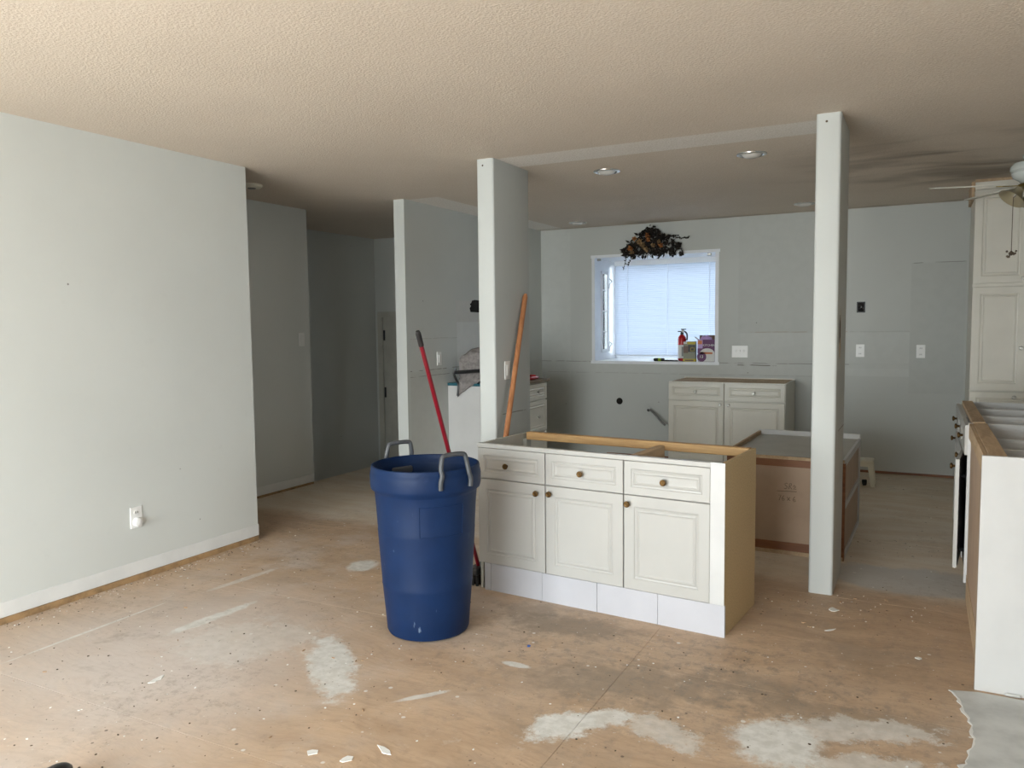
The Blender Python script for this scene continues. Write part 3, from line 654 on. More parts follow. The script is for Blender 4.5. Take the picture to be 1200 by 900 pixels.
# ------------------------------------------------------------------ overturned cabinet carcass behind the right pillar
BX = thing('overturned_cabinet', 'upturned cabinet carcass with brown hardboard back and pencil writing', 'cabinet', (-0.383, 4.925, 0), (0, 0, math.radians(-1.2)))
Wd, Dp, Ht = 0.68, 0.98, 0.60
obj('back_panel', box(-Wd, -0.0, 0.006, 0.012, 0.03, Ht-0.008), m_mdf, BX)
obj('strip', box(-Wd, 0.0, 0.0, 0.008, Ht-0.062, Ht-0.018), m_redwood, BX)
obj('strip', box(-Wd, 0.0, 0.0, 0.008, 0.024, 0.075), m_redwood, BX)
obj('edge_board', box(-Wd, 0.0, -0.003, 0.014, 0.0, 0.023), m_tan, BX)
obj('edge_board', box(-Wd, 0.0, -0.004, 0.016, Ht-0.018, Ht), m_tan, BX)
obj('top_panel', box(-Wd+0.015, -0.015, 0.012, Dp-0.01, Ht-0.022, Ht-0.004), m_greyboard, BX)
obj('rim', box(-Wd, -Wd+0.018, 0.0, Dp, Ht-0.015, Ht+0.022, 0.002), m_tan, BX)
obj('rim', box(-Wd, 0.0, Dp-0.018, Dp, Ht-0.005, Ht+0.03, 0.002), m_white2, BX)
obj('side_panel', box(-Wd, -Wd+0.016, 0.01, Dp, 0.0, Ht-0.015), m_white2, BX)
obj('side_panel', box(-0.016, -0.006, 0.01, Dp-0.018, 0.0, Ht-0.02), m_mdf, BX)
bm = bmesh.new()
bx(bm, -0.012, 0.004, 0.0, Dp, Ht-0.04, Ht+0.0); bx(bm, -0.012, 0.004, 0.0, Dp, 0.0, 0.03); bx(bm, -0.012, 0.004, Dp-0.04, Dp, 0.03, Ht-0.04); bx(bm, -0.012, 0.004, 0.03, Dp, 0.30, 0.335)
obj('side_frame', bm, m_white2, BX)
obj('corner_post', box(-0.02, 0.006, -0.002, 0.03, 0.0, Ht-0.02), m_redwood, BX)
def stroke(pts, sc, ox, oz):
    return tube(bmesh.new(), [(ox+x*sc, 0.0055, oz+z*sc) for x, z in pts], 0.0016, 4)
WR = []
WR.append([(0.9, 1.6), (0.5, 1.8), (0.1, 1.5), (0.3, 1.1), (0.8, 0.8), (0.7, 0.3), (0.2, 0.1), (-0.1, 0.3)])            # S
WR.append([(1.2, 0.1), (1.35, 1.0), (1.4, 1.7), (1.9, 1.75), (2.0, 1.3), (1.45, 0.95), (2.1, 0.1)])                      # R
WR.append([(2.4, 0.9), (2.8, 1.3), (3.1, 0.9), (2.5, 0.15), (3.3, 0.25)])                                                # 2
WR.append([(-2.0, -0.7), (3.4, -0.5)])                                                                                   # rule
WR.append([(-1.6, -1.9), (-0.9, -1.8), (-1.4, -3.4)])                                                                    # 7
WR.append([(-0.1, -1.9), (-0.6, -2.7), (-0.4, -3.4), (0.1, -3.2), (-0.1, -2.7), (-0.5, -2.9)])                           # 6
WR.append([(0.8, -2.3), (1.6, -3.3)]); WR.append([(1.6, -2.3), (0.8, -3.3)])                                             # x
WR.append([(2.9, -2.0), (2.4, -2.8), (2.6, -3.5), (3.1, -3.3), (2.9, -2.8), (2.45, -3.0)])                               # 6
bpnl = [o for o in BX.children if o.name.startswith('back_panel')][0]
for w_ in WR: obj('pencil_writing', stroke(w_, 0.021, -0.335, 0.40), m_pencil, bpnl)

# ------------------------------------------------------------------ cream base cabinet on the back wall
CB = thing('base_cabinet', 'cream two-door base cabinet with bare top against the back wall', 'cabinet', (-2.15, 7.385, 0))
w_ = 1.075
obj('side_panel', box(0.0, 0.018, 0.02, 0.59, 0.0, 0.85), m_cream, CB); obj('side_panel', box(w_-0.018, w_+0.0, 0.02, 0.59, 0.0, 0.85), m_cream, CB)
obj('top_board', box(0.02, w_-0.02, 0.04, 0.59, 0.838, 0.852), m_tan, CB)
obj('face_frame', box(0.0, w_, 0.0195, 0.036, 0.10, 0.852), m_cream, CB)
obj('toe_board', box(0.0, w_, 0.07, 0.085, 0.0, 0.10), m_cream, CB)
obj('back_ledge', box(0.0, w_, 0.575, 0.592, 0.80, 0.862), m_cream, CB)
for x0, x1, kx, dk in ((0.002, 0.526, 0.262, 0.494), (0.535, w_-0.006, 0.80, 0.572)):
    front(CB, 'drawer_front', x0, x1, 0.682, 0.842, 0.0, 0.036, m_cream, (kx, 0.762), m_nickel)
    front(CB, 'door', x0, x1, 0.11, 0.672, 0.0, 0.05, m_cream, (dk, 0.645), m_nickel)

# ------------------------------------------------------------------ drawer run along the left kitchen wall
LK = thing('drawer_cabinet', 'white drawer cabinet with teal and brown worktop against the kitchen wall with the cut hole', 'cabinet', (-3.77, 6.0, 0))
ye = 0.875
obj('end_panel', box(0.002, 0.575, 0.0, 0.018, 0.0, 0.873), m_white2, LK)
obj('carcass', box(0.002, 0.555, 0.018, ye, 0.08, 0.86), m_cream, LK)
obj('toe_board', box(0.002, 0.51, 0.018, ye, 0.0, 0.08), m_cream, LK)
obj('worktop', box(0.002, 0.60, -0.01, 0.30, 0.872, 0.8965, 0.003), m_teal, LK)
obj('worktop', box(0.002, 0.60, 0.30, ye+0.01, 0.866, 0.896, 0.003), m_brownTop, LK)
dcol = bpy.data.objects.new('drawer_face', None)
for z0, z1 in ((0.10, 0.385), (0.395, 0.69), (0.70, 0.855)):
    o = obj('drawer_front', door_mesh(0.42, z1-z0, 0.036), m_cream, LK, (0.575, ye-0.425, z0), (0, 0, PI/2))
    knob(o, (0.21, 0, (z1-z0)/2), m_nickel)
    o = obj('drawer_front', door_mesh(0.42, z1-z0, 0.036), m_cream, LK, (0.575, 0.022, z0), (0, 0, PI/2))
    knob(o, (0.21, 0, (z1-z0)/2), m_nickel)
bpy.data.objects.remove(dcol)
# grey cloth bag with a black strap thrown on the teal top
CL = thing('cloth_bag', 'crumpled grey cloth bag with black strap lying on the teal worktop', 'bag', (-3.60, 6.0, 0.8965))
def lump(nx, nz, f, mat, name):
    bm = bmesh.new(); rows = []
    for i in range(nx+1):
        rows.append([bm.verts.new(f(i/nx, k/nz)) for k in range(nz+1)])
    for i in range(nx):
        for k in range(nz): bm.faces.new((rows[i][k], rows[i+1][k], rows[i+1][k+1], rows[i][k+1]))
    o = obj(name, bm, mat, CL, smooth=True); md = o.modifiers.new('thick', 'SOLIDIFY'); md.thickness = 0.012; return o
bm = bmesh.new(); bmesh.ops.create_cube(bm, size=1.0); bmesh.ops.subdivide_edges(bm, edges=bm.edges[:], cuts=9, use_grid_fill=True)
for v_ in bm.verts:
    q_ = v_.co*2; rr = max(abs(q_.x), abs(q_.y), abs(q_.z)); sp_ = q_.normalized()*rr
    p_ = q_*0.45 + sp_*0.55
    wv = 0.07*math.sin(5*q_.x+2*q_.z)+0.06*math.sin(7*q_.z+3*q_.y)+0.05*math.sin(9*q_.x-4*q_.y)
    p_ = p_*(1+wv*0.6)
    v_.co = Vector((0.09+0.175*p_.x, 0.10+0.085*p_.y, max(0.0, 0.15+0.155*p_.z - 0.06*max(0, -p_.x-0.3))))
obj('bag_body', bm, m_cloth, CL, smooth=True)
def flap(u, v):
    zt = 0.10; zb = -0.125 + 0.16*u**0.8
    z = zt + (zb-zt)*v
    y = -0.022 - 0.012*math.sin(6*u) if z < 0.02 else -0.022+0.05*(z-0.02)/0.08
    return Vector((-0.045+0.25*u - 0.01*v, y + 0.006*math.sin(14*u+5*v), z))
lump(12, 10, flap, m_cloth, 'hanging_flap')
obj('strap', tube(bmesh.new(), smooth_path([(-0.085, 0.0, 0.13), (-0.098, -0.01, 0.085), (-0.07, -0.018, 0.03), (-0.045, -0.026, 0.0), (-0.042, -0.03, -0.06), (-0.05, -0.03, -0.11)]), 0.011, 8), m_black, CL, smooth=True)
obj('strap', tube(bmesh.new(), smooth_path([(-0.08, -0.01, 0.095), (0.0, -0.005, 0.10), (0.1, -0.005, 0.108), (0.2, -0.005, 0.115)]), 0.0165, 8), m_black, CL, smooth=True)
# red tape roll at the far end of the worktop
TR = thing('tape_dispenser', 'red plastic tape dispenser with black end on the brown worktop', 'tape dispenser', (-3.24, 6.62, 0.8962))
obj('body', box(-0.03, 0.035, -0.10, 0.10, 0.0, 0.03, 0.012, 3), m_red, TR, smooth=True)
obj('roll', lathe(bmesh.new(), [(0.03, 0.03), (0.034, 0.036), (0.034, 0.045), (0.02, 0.05)], 18), m_red, TR, (0, 0.03, -0.004), smooth=True)
obj('cutter', box(-0.025, 0.02, -0.125, -0.098, 0.0, 0.075, 0.004), m_black, TR)

# ------------------------------------------------------------------ pantry and open-topped peninsula on the right
PN = thing('pantry_cabinet', 'tall cream pantry cabinet reaching almost to the ceiling', 'cabinet', (0.322, 6.80, 0))
obj('carcass', box(0.0, 0.70, 0.02, 0.60, 0.0, 2.36), m_cream, PN)
obj('crown_strip', box(-0.001, 0.70, 0.003, 0.03, 2.362, 2.415), m_cream, PN)
obj('ceiling_filler', box(-0.018, 0.0, 0.12, 0.60, 2.31, 2.439), m_tan, PN)
obj('ceiling_filler', box(0.0, 0.70, 0.03, 0.60, 2.36, 2.439), m_tan, PN)
for x0, x1, s in ((0.0, 0.347, 1), (0.353, 0.70, -1)):
    kx = x1-0.03 if s > 0 else x0+0.03
    front(PN, 'door', x0, x1, 1.675, 2.36, 0.0, 0.052, m_cream, (kx, 1.705), m_nickel)
    front(PN, 'door', x0, x1, 0.885, 1.65, 0.0, 0.052, m_cream, (kx, 1.20), m_nickel)
front(PN, 'drawer_front', 0.0, 0.70, 0.72, 0.875, 0.0, 0.045, m_cream, (0.285, 0.838), m_nickel)
front(PN, 'door', 0.0, 0.347, 0.1, 0.71, 0.0, 0.052, m_cream); front(PN, 'door', 0.353, 0.70, 0.1, 0.71, 0.0, 0.052, m_cream)

HP = 0.90
PA = thing('peninsula_cabinet', 'open-topped white peninsula cabinet with bare brown side and large end panel', 'cabinet', (0.21, 3.395, 0))
obj('end_panel', box(0.0, 0.92, 0.0, 0.019, 0.0, HP+0.003, 0.001), m_white2, PA)
obj('side_panel', box(0.018, 0.030, 0.019, 1.10, 0.10, HP-0.06), m_mdf, PA)
obj('toe_board', box(0.016, 0.034, 0.019, 1.10, 0.0, 0.13), m_tan, PA)
obj('top_rail', box(0.008, 0.022, 0.019, 1.10, HP-0.075, HP-0.004), m_tan, PA)
obj('top_batten', box(0.024, 0.085, 0.019, 1.10, HP-0.025, HP, 0.002), m_tan, PA)
obj('top_batten', box(0.84, 0.90, 0.019, 1.10, HP-0.025, HP, 0.002), m_tan, PA)
obj('back_panel', box(0.90, 0.918, 0.019, 1.10, 0.0, HP-0.002), m_white2, PA)
obj('partition', box(0.03, 0.90, 0.42, 0.436, 0.10, HP-0.03), m_white2, PA)
obj('partition', box(0.03, 0.90, 0.75, 0.766, 0.10, HP-0.03), m_white2, PA)
obj('bottom_panel', box(0.03, 0.90, 0.019, 1.09, 0.10, 0.118), m_white2, PA)
obj('paint_chip', box(0.098, 0.15, -0.012, 0.0, 0.0, 0.012, 0.004), m_vinyl, PA)

PB = thing('drawer_peninsula', 'open-topped peninsula cabinet with drawers and a door ajar, behind the end panel', 'cabinet', (0.215, 4.505, 0))
L2 = 1.19
obj('side_panel', box(0.0, 0.60, 0.0, 0.018, 0.085, HP-0.004), m_white2, PB)
obj('side_panel', box(0.018, 0.60, L2-0.018, L2, 0.0, HP-0.004), m_white2, PB)
obj('partition', box(0.03, 0.60, 0.42, 0.436, 0.1, HP-0.01), m_white2, PB)
obj('partition', box(0.03, 0.60, 0.80, 0.816, 0.1, HP-0.01), m_white2, PB)
obj('top_batten', box(0.018, 0.075, 0.018, L2, HP-0.022, HP+0.002, 0.002), m_tan, PB)
obj('face_frame', box(0.006, 0.022, 0.43, L2, 0.10, HP-0.02), m_white2, PB)
obj('back_panel', box(0.60, 0.615, 0.0, L2, 0.0, HP-0.004), m_white2, PB)
obj('bottom_panel', box(0.02, 0.60, 0.018, L2-0.018, 0.09, 0.108), m_white2, PB)
obj('toe_board', box(0.06, 0.075, 0.0, L2, 0.0, 0.10), m_tan, PB)
obj('interior_shade', box(0.008, 0.03, 0.02, 0.42, 0.12, 0.71), m_black, PB)  # black sheet painted in for the shaded interior behind the ajar door
ww = 0.385
for k in range(3):
    y1 = 0.005 + k*0.392
    o = obj('drawer_front', door_mesh(ww, 0.15, 0.034), m_white, PB, (-0.014, y1+ww, 0.735), (0, 0, -PI/2)); knob(o, (ww/2, 0, 0.075), m_brass)
    if k == 0:   # this door stands ajar
        o = obj('door', door_mesh(ww, 0.555, 0.052), m_white, PB, (-0.014, y1+ww, 0.155), (0, 0, -PI/2-math.radians(5.6)))
    else:
        o = obj('door', door_mesh(ww, 0.555, 0.052), m_white, PB, (-0.014, y1+ww, 0.155), (0, 0, -PI/2))
    knob(o, (ww-0.04 if k != 2 else 0.04, 0, 0.515), m_brass)
for z in (0.24, 0.62):
    obj('hinge_arm', tube(bmesh.new(), [(0.01, 0.03, z), (-0.015, 0.06, z)], 0.009, 6), m_black, PB)

# ------------------------------------------------------------------ ceiling fan
FN = thing('ceiling_fan', 'white ceiling fan with brass fittings and pull chain by the pantry', 'ceiling fan', (0.60, 5.98, H))
obj('canopy', lathe(bmesh.new(), [(0.065, 0.0005), (0.065, -0.02), (0.045, -0.045), (0.014, -0.05), (0.014, -0.07)], 24, close=False), m_fanwhite, FN, smooth=True)
obj('motor_housing', lathe(bmesh.new(), [(0.02, -0.045), (0.115, -0.052), (0.132, -0.075), (0.132, -0.095), (0.122, -0.105), (0.125, -0.115), (0.115, -0.14), (0.085, -0.16), (0.07, -0.175), (0.05, -0.178)], 36), m_fanwhite, FN, smooth=True)
obj('light_fitter', lathe(bmesh.new(), [(0.05, -0.175), (0.085, -0.182), (0.09, -0.20), (0.06, -0.215), (0.03, -0.225)], 28), m_fanbrass, FN, smooth=True)
tip_a = math.atan2(5.824-5.98, 0.012-0.60)
for k in range(5):
    a = tip_a + k*2*PI/5 - 0.0
    bm = bmesh.new()
    poly = [(0.17, -0.045), (0.30, -0.060), (0.55, -0.066), (0.585, -0.055), (0.598, -0.03), (0.602, 0.0), (0.598, 0.03), (0.585, 0.055), (0.55, 0.066), (0.30, 0.060), (0.17, 0.045)]
    prism(bm, poly, -0.004, 0.004)
    bl_ = obj('blade', bm, m_fanblade, FN, (0, 0, -0.185), (math.radians(-8), 0.0, a))
    bm = bmesh.new(); prism(bm, [(0.06, -0.018), (0.12, -0.014), (0.19, -0.035), (0.21, -0.02), (0.215, 0.0), (0.21, 0.02), (0.19, 0.035), (0.12, 0.014), (0.06, 0.018)], -0.010, -0.004)
    obj('blade_bracket', bm, m_fanbrass, bl_)
for a in (math.radians(205), math.radians(-35), math.radians(85)):
    arm = obj('lamp_shade', lathe(bmesh.new(), [(0.025, 0.0), (0.03, -0.02), (0.05, -0.05), (0.075, -0.075), (0.083, -0.08)], 20, close=False), m_shade, FN, (0.085*math.cos(a), 0.085*math.sin(a), -0.215), (0.7*math.sin(-a)*-1, 0.7*-math.cos(a), 0), smooth=True)
ch = obj('pull_chain', tube(bmesh.new(), smooth_path([(-0.05, -0.03, -0.20), (-0.105, -0.05, -0.262), (-0.112, -0.05, -0.275), (-0.113, -0.05, -0.40), (-0.113, -0.05, -0.605)]), 0.0025, 6), m_chipD, FN)
bm = bmesh.new(); rnd = random.Random(4)
for k in range(16):
    d_ = Vector((rnd.uniform(-1, 1), rnd.uniform(-1, 1), rnd.uniform(-1.0, 0.8))).normalized()*rnd.uniform(0.012, 0.036)
    bmesh.ops.create_icosphere(bm, subdivisions=1, radius=0.0075, matrix=Matrix.Translation(Vector((-0.113, -0.05, -0.62))+d_))
obj('chain_fob', bm, m_chipD, ch)

# ------------------------------------------------------------------ dried flowers above the window
GA = thing('dried_flower_garland', 'dark dried flower garland with orange blooms hung above the window', 'garland', (-2.48, YB, 2.11))
rnd = random.Random(12)
def leaf(bm, c, d, L, w):
    d = d.normalized(); s = d.cross(Vector((rnd.uniform(-1, 1), rnd.uniform(-1, 1), rnd.uniform(-1, 1)))).normalized(); nrm = d.cross(s)
    p = [c, c+d*L*0.45+s*w, c+d*L, c+d*L*0.45-s*w, c+d*L*0.45+nrm*w*0.35]
    v = [bm.verts.new(q) for q in p]
    for t3 in ((0, 1, 4), (1, 2, 4), (2, 3, 4), (3, 0, 4)): bm.faces.new([v[i] for i in t3])
bm = bmesh.new()
def hull(xn):   # top and bottom of the arrangement above the window for x in -0.33..0.2
    return max(0.02, 0.31*(1-((xn+0.0)/0.31)**2)), 0.0
for k in range(520):
    xn = max(-0.29, min(0.20, rnd.gauss(-0.03, 0.13)))
    zt = 0.30*(1-abs(xn+0.02)/0.33)**0.8+0.01
    z = rnd.uniform(0.0, 1.0)*zt
    c_ = Vector((xn, -rnd.uniform(0.006, 0.11)*(0.4+0.6*zt/0.3), z))
    dd = Vector((xn*2+rnd.uniform(-.7, .7), rnd.uniform(-.6, .25), rnd.uniform(-.9, .5)))
    if z > 0.24: dd.z = rnd.uniform(-.6, .05)
    leaf(bm, c_, dd, rnd.uniform(0.035, 0.07), rnd.uniform(0.009, 0.02))
obj('foliage', bm, m_leafD, GA)['kind'] = 'stuff'
for (xn, zn, col, r) in [(-0.17, 0.165, m_flowO, 0.035), (-0.03, 0.20, m_flowO, 0.034), (-0.02, 0.15, m_flowO, 0.033), (-0.21, 0.07, m_flowO, 0.04), (-0.08, 0.10, m_flowT, 0.045), (-0.115, 0.13, m_flowT, 0.04),
                          (-0.04, 0.055, m_flowT, 0.04), (0.09, 0.125, m_flowT, 0.03), (0.11, 0.085, m_flowO, 0.034), (-0.19, 0.03, m_flowT, 0.036), (0.03, 0.09, m_flowT, 0.03)]:
    bm = bmesh.new()
    for k in range(26):
        dd = Vector((rnd.uniform(-1, 1), rnd.uniform(-1.2, 0.1), rnd.uniform(-1, 1))); leaf(bm, Vector((0, 0, 0)), dd, r*rnd.uniform(0.7, 1.1), r*0.32)
    obj('bloom', bm, col, GA, (xn, -0.125, zn))
sprigs = [[(0.10, -0.05, 0.16), (0.2, -0.03, 0.175), (0.30, -0.02, 0.155), (0.37, -0.015, 0.165)], [(0.10, -0.05, 0.15), (0.17, -0.03, 0.18), (0.25, -0.02, 0.19)], [(0.05, -0.06, 0.1), (0.16, -0.05, 0.06), (0.24, -0.04, 0.03), (0.29, -0.03, 0.09)],
          [(-0.24, -0.06, 0.07), (-0.28, -0.05, 0.02), (-0.285, -0.05, -0.03), (-0.315, -0.045, -0.13)], [(-0.2, -0.07, 0.03), (-0.23, -0.05, -0.03), (-0.265, -0.05, -0.10)], [(-0.17, -0.07, 0.02), (-0.2, -0.05, -0.02)], [(0.08, -0.06, 0.03), (0.06, -0.05, -0.03)], [(0.28, -0.03, 0.09), (0.30, -0.03, 0.02), (0.30, -0.03, -0.01)]]
for sp_ in sprigs:
    bm = bmesh.new(); pth = smooth_path(sp_, 5); tube(bm, pth, 0.003, 5)
    for p in pth[2:]:
        for k in range(2): leaf(bm, p, Vector((rnd.uniform(-1, 1), rnd.uniform(-.6, .2), rnd.uniform(-1, 1))), 0.022, 0.008)
    obj('sprig', bm, m_leafD, GA)
bm = bmesh.new()
for c_ in ((0.27, -0.04, 0.09), (0.255, -0.04, 0.06), (0.30, -0.03, 0.0), (-0.285, -0.05, 0.03)):
    for k in range(14): leaf(bm, Vector(c_), Vector((rnd.uniform(-1, 1), rnd.uniform(-1, .2), rnd.uniform(-1, 1))), 0.04, 0.016)
obj('pod', bm, m_leafD, GA)

# ------------------------------------------------------------------ things on the window sill
ZS = WZ0
EX = thing('fire_extinguisher', 'red fire extinguisher with white label standing on the window sill', 'fire extinguisher', (-2.225, 8.135, ZS))
obj('cylinder', lathe(bmesh.new(), [(0.03, 0), (0.04, 0.006), (0.042, 0.02), (0.042, 0.23), (0.038, 0.25), (0.024, 0.268), (0.016, 0.275)], 28), m_red, EX, smooth=True)
obj('label_wrap', lathe(bmesh.new(), [(0.0425, 0.03), (0.0428, 0.031), (0.0428, 0.168), (0.0425, 0.169)], 28, close=False), m_paper, EX, smooth=True)
lw = [c for c in EX.children if c.name.startswith('label_wrap')][0]
obj('label_print', box(0.008, 0.026, -0.0436, -0.036, 0.05, 0.15), m_cable, lw)
obj('valve', lathe(bmesh.new(), [(0.016, 0.272), (0.018, 0.285), (0.014, 0.30), (0.014, 0.31)], 14), m_black, EX, smooth=True)
bm = bmesh.new(); bx(bm, -0.045, 0.035, -0.008, 0.008, 0.303, 0.314, 0.003); bx(bm, -0.01, 0.045, -0.007, 0.007, 0.326, 0.336, 0.003); bx(bm, 0.0, 0.02, -0.008, 0.008, 0.30, 0.33)
obj('lever', bm, m_black, EX)
obj('gauge', lathe(bmesh.new(), [(0.013, 0), (0.013, 0.01), (0.001, 0.011)], 14, axis='y'), m_paper, EX, (0.012, -0.012, 0.312))
obj('nozzle', tube(bmesh.new(), smooth_path([(0.03, 0, 0.308), (0.05, 0, 0.285), (0.055, 0, 0.245), (0.05, 0, 0.215)]), 0.009, 8), m_black, EX, smooth=True)

YBX = thing('tool_package', 'grey and yellow boxed power tool packet on the window sill', 'box', (-2.117, 8.02, ZS))
obj('carton', box(-0.062, 0.062, 0, 0.055, 0.008, 0.205, 0.002), m_greycard, YBX)
obj('base_band', box(-0.065, 0.065, -0.003, 0.058, 0.0, 0.028, 0.003), m_yellow, YBX)
obj('dark_base_print', box(-0.045, 0.045, -0.0045, -0.002, 0.006, 0.020), m_brownpr, YBX)
obj('header_print', box(-0.020, 0.064, -0.002, 0.001, 0.178, 0.2035), m_yellow, YBX)
obj('logo_print', box(-0.060, -0.025, -0.002, 0.001, 0.183, 0.20), m_paper, YBX)
obj('tool_print', box(-0.012, 0.060, -0.0015, 0.001, 0.10, 0.172), m_black, YBX)
obj('hand_print', box(-0.060, -0.012, -0.0018, 0.001, 0.088, 0.16), m_brownpr, YBX)
bm = bmesh.new()
for a in ((0.012, 0.052, 0.108, 0.113), (0.012, 0.052, 0.138, 0.143), (0.012, 0.017, 0.108, 0.143), (0.047, 0.052, 0.108, 0.143)): bx(bm, a[0], a[1], -0.003, 0.0, a[2], a[3])
obj('yellow_square_print', bm, m_yellow, YBX)

PX = thing('rubbish_bag_carton', 'purple carton of kitchen rubbish bags, torn open, on the window sill', 'box', (-1.95, 8.04, ZS))
obj('carton', box(-0.088, 0.088, 0, 0.075, 0, 0.225, 0.002), m_purple, PX)
obj('pale_print', box(-0.086, 0.086, -0.0012, 0.001, 0.002, 0.085), m_paper, PX)
bm = bmesh.new(); prism(bm, [(0.075*math.cos(a), 0.055*math.sin(a)) for a in [PI*k/14 for k in range(15)]], 0, 0.0025); obj('bag_print', bm, m_paper, PX, (0.012, 0.0003, 0.082), (PI/2, 0, 0))
obj('side_print', box(-0.086, -0.035, -0.0014, 0.001, 0.135, 0.222), m_lilac, PX)
obj('orange_square_print', box(-0.084, -0.04, -0.0022, 0.0, 0.178, 0.215), m_orange, PX)
obj('orange_band_print', box(-0.060, 0.065, -0.003, 0.0, 0.078, 0.097), m_orange, PX)
bm = bmesh.new(); prism(bm, [(0.048*math.cos(a), 0.05*math.sin(a)) for a in [2*PI*k/20 for k in range(20)]], 0, 0.002); obj('count_roundel', bm, m_purple, PX, (-0.045, -0.001, 0.05), (PI/2, 0, 0))
obj('lettering', text_mesh('KITCHEN', 0.030, m_paper), None, PX, (-0.034, -0.0008, 0.158), (PI/2, 0, 0))
obj('lettering', text_mesh('13', 0.042, m_paper), None, PX, (-0.068, -0.0035, 0.038), (PI/2, 0, 0))
fl = obj('open_flap', box(-0.088, 0.088, 0, 0.0015, 0, 0.05), m_brownpr, PX, (0, 0.073, 0.222), (math.radians(-25), 0, 0))
obj('open_flap', box(0, 0.0015, 0, 0.072, 0, 0.045), m_brownpr, PX, (-0.088, 0.002, 0.222), (0, math.radians(-50), 0))
bm = bmesh.new(); bmesh.ops.create_icosphere(bm, subdivisions=3, radius=1.0)
for v_ in bm.verts:
    v_.co = Vector((v_.co.x*0.062, v_.co.y*0.03, v_.co.z*0.045*(1+0.2*math.sin(8*v_.co.x))))
obj('bag_roll', bm, m_lilac, PX, (-0.01, 0.038, 0.222), smooth=True)

FT = thing('flashlight', 'black and lime green pocket torch lying on the window sill', 'torch', (-2.44, 8.03, ZS+0.017))
obj('barrel', tube(bmesh.new(), [(-0.055, 0, 0), (-0.045, 0, 0), (0.03, 0, 0), (0.05, 0, 0), (0.06, 0, 0)], [0.012, 0.017, 0.017, 0.0165, 0.012], 12), m_black, FT, smooth=True)
obj('lime_band', tube(bmesh.new(), [(-0.005, 0, 0), (0.025, 0, 0)], 0.0178, 12), m_lime, FT)
KN = thing('pocket_knife', 'black folding knife lying beside the torch on the window sill', 'knife', (-2.32, 8.03, ZS))
bm = bmesh.new(); prism(bm, [(-0.07, 0.0), (-0.05, 0.012), (0.0, 0.009), (0.05, 0.014), (0.085, 0.008), (0.085, -0.01), (0.04, -0.014), (-0.03, -0.008)], 0.0, 0.016); obj('grip', bm, m_black, KN)
obj('pivot', lathe(bmesh.new(), [(0.006, 0.016), (0.006, 0.019), (0.001, 0.0195)], 10), m_nickel, KN, (-0.03, 0.002, 0))

# ------------------------------------------------------------------ step stool in the kitchen
ST = thing('step_stool', 'small ivory plastic step stool on the floor by the back wall', 'stool', (-0.435, 7.35, 0))
hs = 0.225
obj('seat', box(-0.10, 0.095, -0.075, 0.10, hs-0.028, hs, 0.012, 3), m_stool, ST, smooth=True)
for sx in (-1, 1):
    for sy in (-1, 1):
        bm = bmesh.new()
        bx(bm, -0.022, 0.022, -0.016, 0.016, 0, hs-0.02)
        for v_ in bm.verts:
            f = 1-v_.co.z/(hs-0.02); v_.co.x = v_.co.x*(1-0.25*f) + sx*(0.068+0.026*f); v_.co.y += sy*(0.06+0.02*f) + 0.012
        obj('leg', bm, m_stool, ST)
obj('apron', box(-0.085, 0.08, -0.072, -0.066, hs-0.055, hs-0.02), m_stool, ST)
BT = thing('castor_wheel', 'small black castor wheel on the floor under the step stool', 'castor', (-0.41, 7.33, 0.0), (0, 0, 0.4))
obj('wheel', tube(bmesh.new(), [(-0.012, 0, 0.022), (0.012, 0, 0.022)], 0.0225, 16), m_black, BT)
obj('fork', box(-0.018, 0.018, -0.012, 0.012, 0.02, 0.05, 0.003), m_black, BT)

# ------------------------------------------------------------------ torn vinyl, black shoe, chips and crumbs
rnd = random.Random(21)
edge_pts = [(0.128, 3.345), (0.150, 3.30), (0.165, 3.22), (0.183, 3.13), (0.192, 3.03), (0.186, 2.94), (0.165, 2.83), (0.150, 2.76), (0.12, 2.6), (0.10, 2.3)]
jag = []
for i in range(len(edge_pts)-1):
    for k in range(4):
        f = k/4; jag.append((edge_pts[i][0]*(1-f)+edge_pts[i+1][0]*f + rnd.uniform(-.005, .005), edge_pts[i][1]*(1-f)+edge_pts[i+1][1]*f))
jag.append(edge_pts[-1])
VN = obj('vinyl_remnant', prism(bmesh.new(), jag + [(2.2, 2.3), (2.2, 3.32), (1.2, 3.36), (0.22, 3.37)], 0.0, 0.004), m_vinyl)
tag(VN, 'torn grey vinyl flooring remnant on the plywood below the peninsula end panel', 'flooring')
strip = [(x-0.002-abs(rnd.gauss(0, 0.006)), y) for x, y in jag]
obj('torn_edge', prism(bmesh.new(), jag + strip[::-1], 0.0005, 0.003), m_chipW, VN)

SH = thing('shoe', 'black rounded shoe toe on the plywood floor', 'shoe', (-2.315, 1.385, 0), (0, 0, math.radians(25)))
bm = bmesh.new(); bmesh.ops.create_uvsphere(bm, u_segments=20, v_segments=12, radius=1)
for v_ in bm.verts: v_.co = Vector((v_.co.x*0.048, v_.co.y*0.13-0.03, max(-0.02, v_.co.z*0.055)+0.03 + max(0, -v_.co.y)*0.03))
obj('upper', bm, m_black, SH, smooth=True)
bm = bmesh.new(); prism(bm, [(0.05*math.cos(a), 0.135*math.sin(a)-0.03) for a in [2*PI*k/24 for k in range(24)]], 0.0, 0.016); obj('sole', bm, m_chipD, SH)

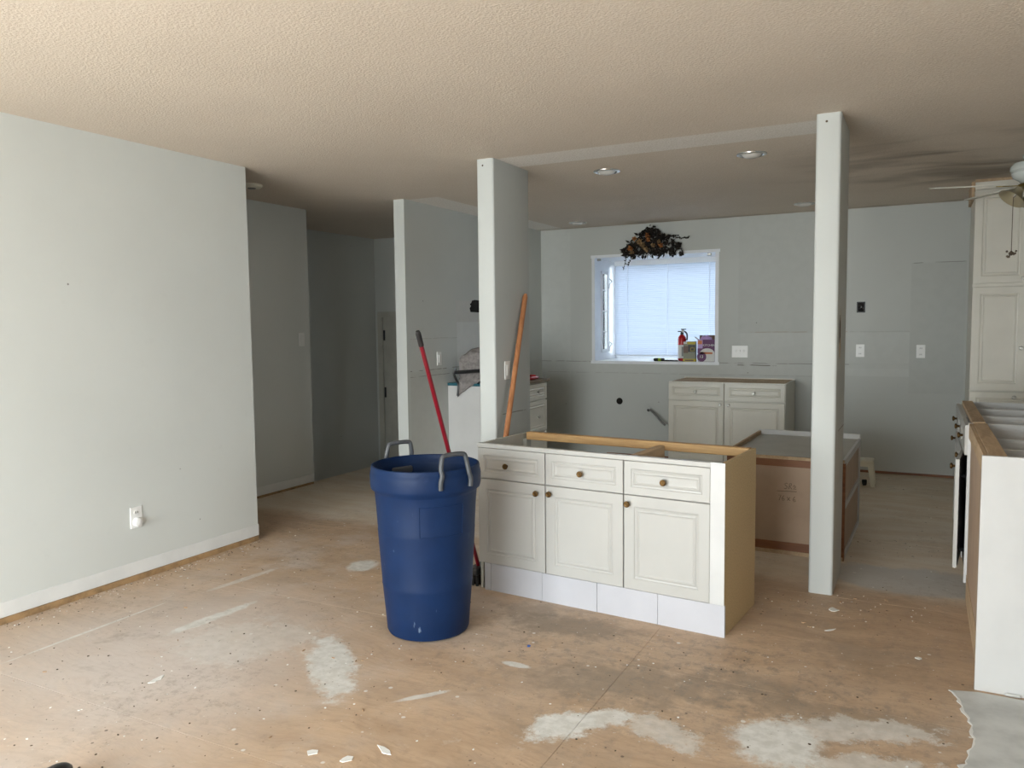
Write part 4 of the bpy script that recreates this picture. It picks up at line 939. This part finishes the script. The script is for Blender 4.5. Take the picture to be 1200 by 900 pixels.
def chip_mesh(sx, sy, h, seed):
    r = random.Random(seed); n = r.randint(5, 8)
    return prism(bmesh.new(), [(sx*math.cos(a)*(0.35+0.9*r.random()), sy*math.sin(a)*(0.35+0.9*r.random())) for a in [2*PI*i/n for i in range(n)]], 0.0, h)
chips = [(-1.766, 1.923, .030, .022, m_chipW, 'white plaster chip'), (-1.559, 2.043, .036, .020, m_chipW, 'white plaster chip'), (-1.637, 1.941, .028, .018, m_chipW, 'white plaster chip'),
         (-0.352, 4.06, .030, .022, m_chipW, 'white plaster chip'), (-0.34, 3.78, .032, .013, m_chipW, 'white plaster chip'), (0.02, 3.62, .014, .014, m_chipW, 'white plaster chip'),
         (-2.70, 2.06, .02, .045, m_chipW, 'white plaster chip'), (-1.50, 3.02, .013, .01, m_chipB, 'blue plastic chip')]
import itertools
PLACE = [*['small white plaster chip on the open plywood floor away from any cabinet']*3,
         *['white plaster chip on the floor just before the pillar with the torn hole']*2, 'tiny white plaster chip between the pillar and the peninsula',
         'long thin white plaster chip on the floor near the wall with the low outlet', 'small blue plastic chip on the floor before the island']
for i, (x_, y_, sx, sy, mt, lab) in enumerate(chips):
    nm = 'plastic_chip' if mt is m_chipB else 'plaster_chip'
    tag(obj(nm, chip_mesh(sx, sy, 0.0025, 100+i), mt, None, (x_, y_, 0.0), (0, 0, rnd.uniform(0, 3))), PLACE[i], 'chip', 'loose chips on the floor')
bm = bmesh.new()
for mi, (cnt, smin, smax) in enumerate(((560, 0.0015, 0.0048), (620, 0.0015, 0.0052), (70, 0.005, 0.011))):      # plaster, dirt, splinters
    for k in range(cnt):
        for _ in range(50):
            x_ = rnd.uniform(-3.85, 0.15); y_ = 1.5 + 6.3*rnd.random()**1.7
            if rnd.random() < 0.12: x_, y_ = XL+0.02+abs(rnd.gauss(0, 0.08)), rnd.uniform(2.1, 3.8)
            elif rnd.random() < 0.05: x_, y_ = rnd.gauss(-0.35, 0.25), rnd.gauss(4.15, 0.12)
            if -2.2 < x_ < -0.7 and 3.42 < y_ < 4.05: continue
            if (x_+2.02)**2+(y_-3.01)**2 < 0.05 or x_ < XL+0.015: continue
            if -1.1 < x_ < -0.36 and 4.25 < y_ < 5.95 or x_ > 0.15: continue
            if x_ < -3.1 and y_ > 5.3 or -2.6 < x_ < -2.3 and 4.3 < y_ < 4.9 or -2.2 < x_ < -1.0 and y_ > 7.3: continue
            break
        s = rnd.uniform(smin, smax); a0_ = rnd.uniform(0, 6)
        n = rnd.randint(4, 6); el = rnd.uniform(0.4, 1.0) if mi < 2 else 0.25
        loc = []
        for i in range(n):
            a = 2*PI*i/n; px_, py_ = s*math.cos(a), s*el*math.sin(a)
            loc.append((x_+px_*math.cos(a0_)-py_*math.sin(a0_), y_+px_*math.sin(a0_)+py_*math.cos(a0_)))
        n0 = len(bm.faces); prism(bm, loc, 0.0, s*0.45); bm.faces.ensure_lookup_table()
        for f_ in bm.faces[n0:]: f_.material_index = mi
DB = obj('floor_debris', bm, m_chipW)
DB.data.materials.append(m_chipD); DB.data.materials.append(m_chipT)
tag(DB, 'plaster crumbs, dirt and splinters scattered across the plywood floor', 'debris')['kind'] = 'stuff'
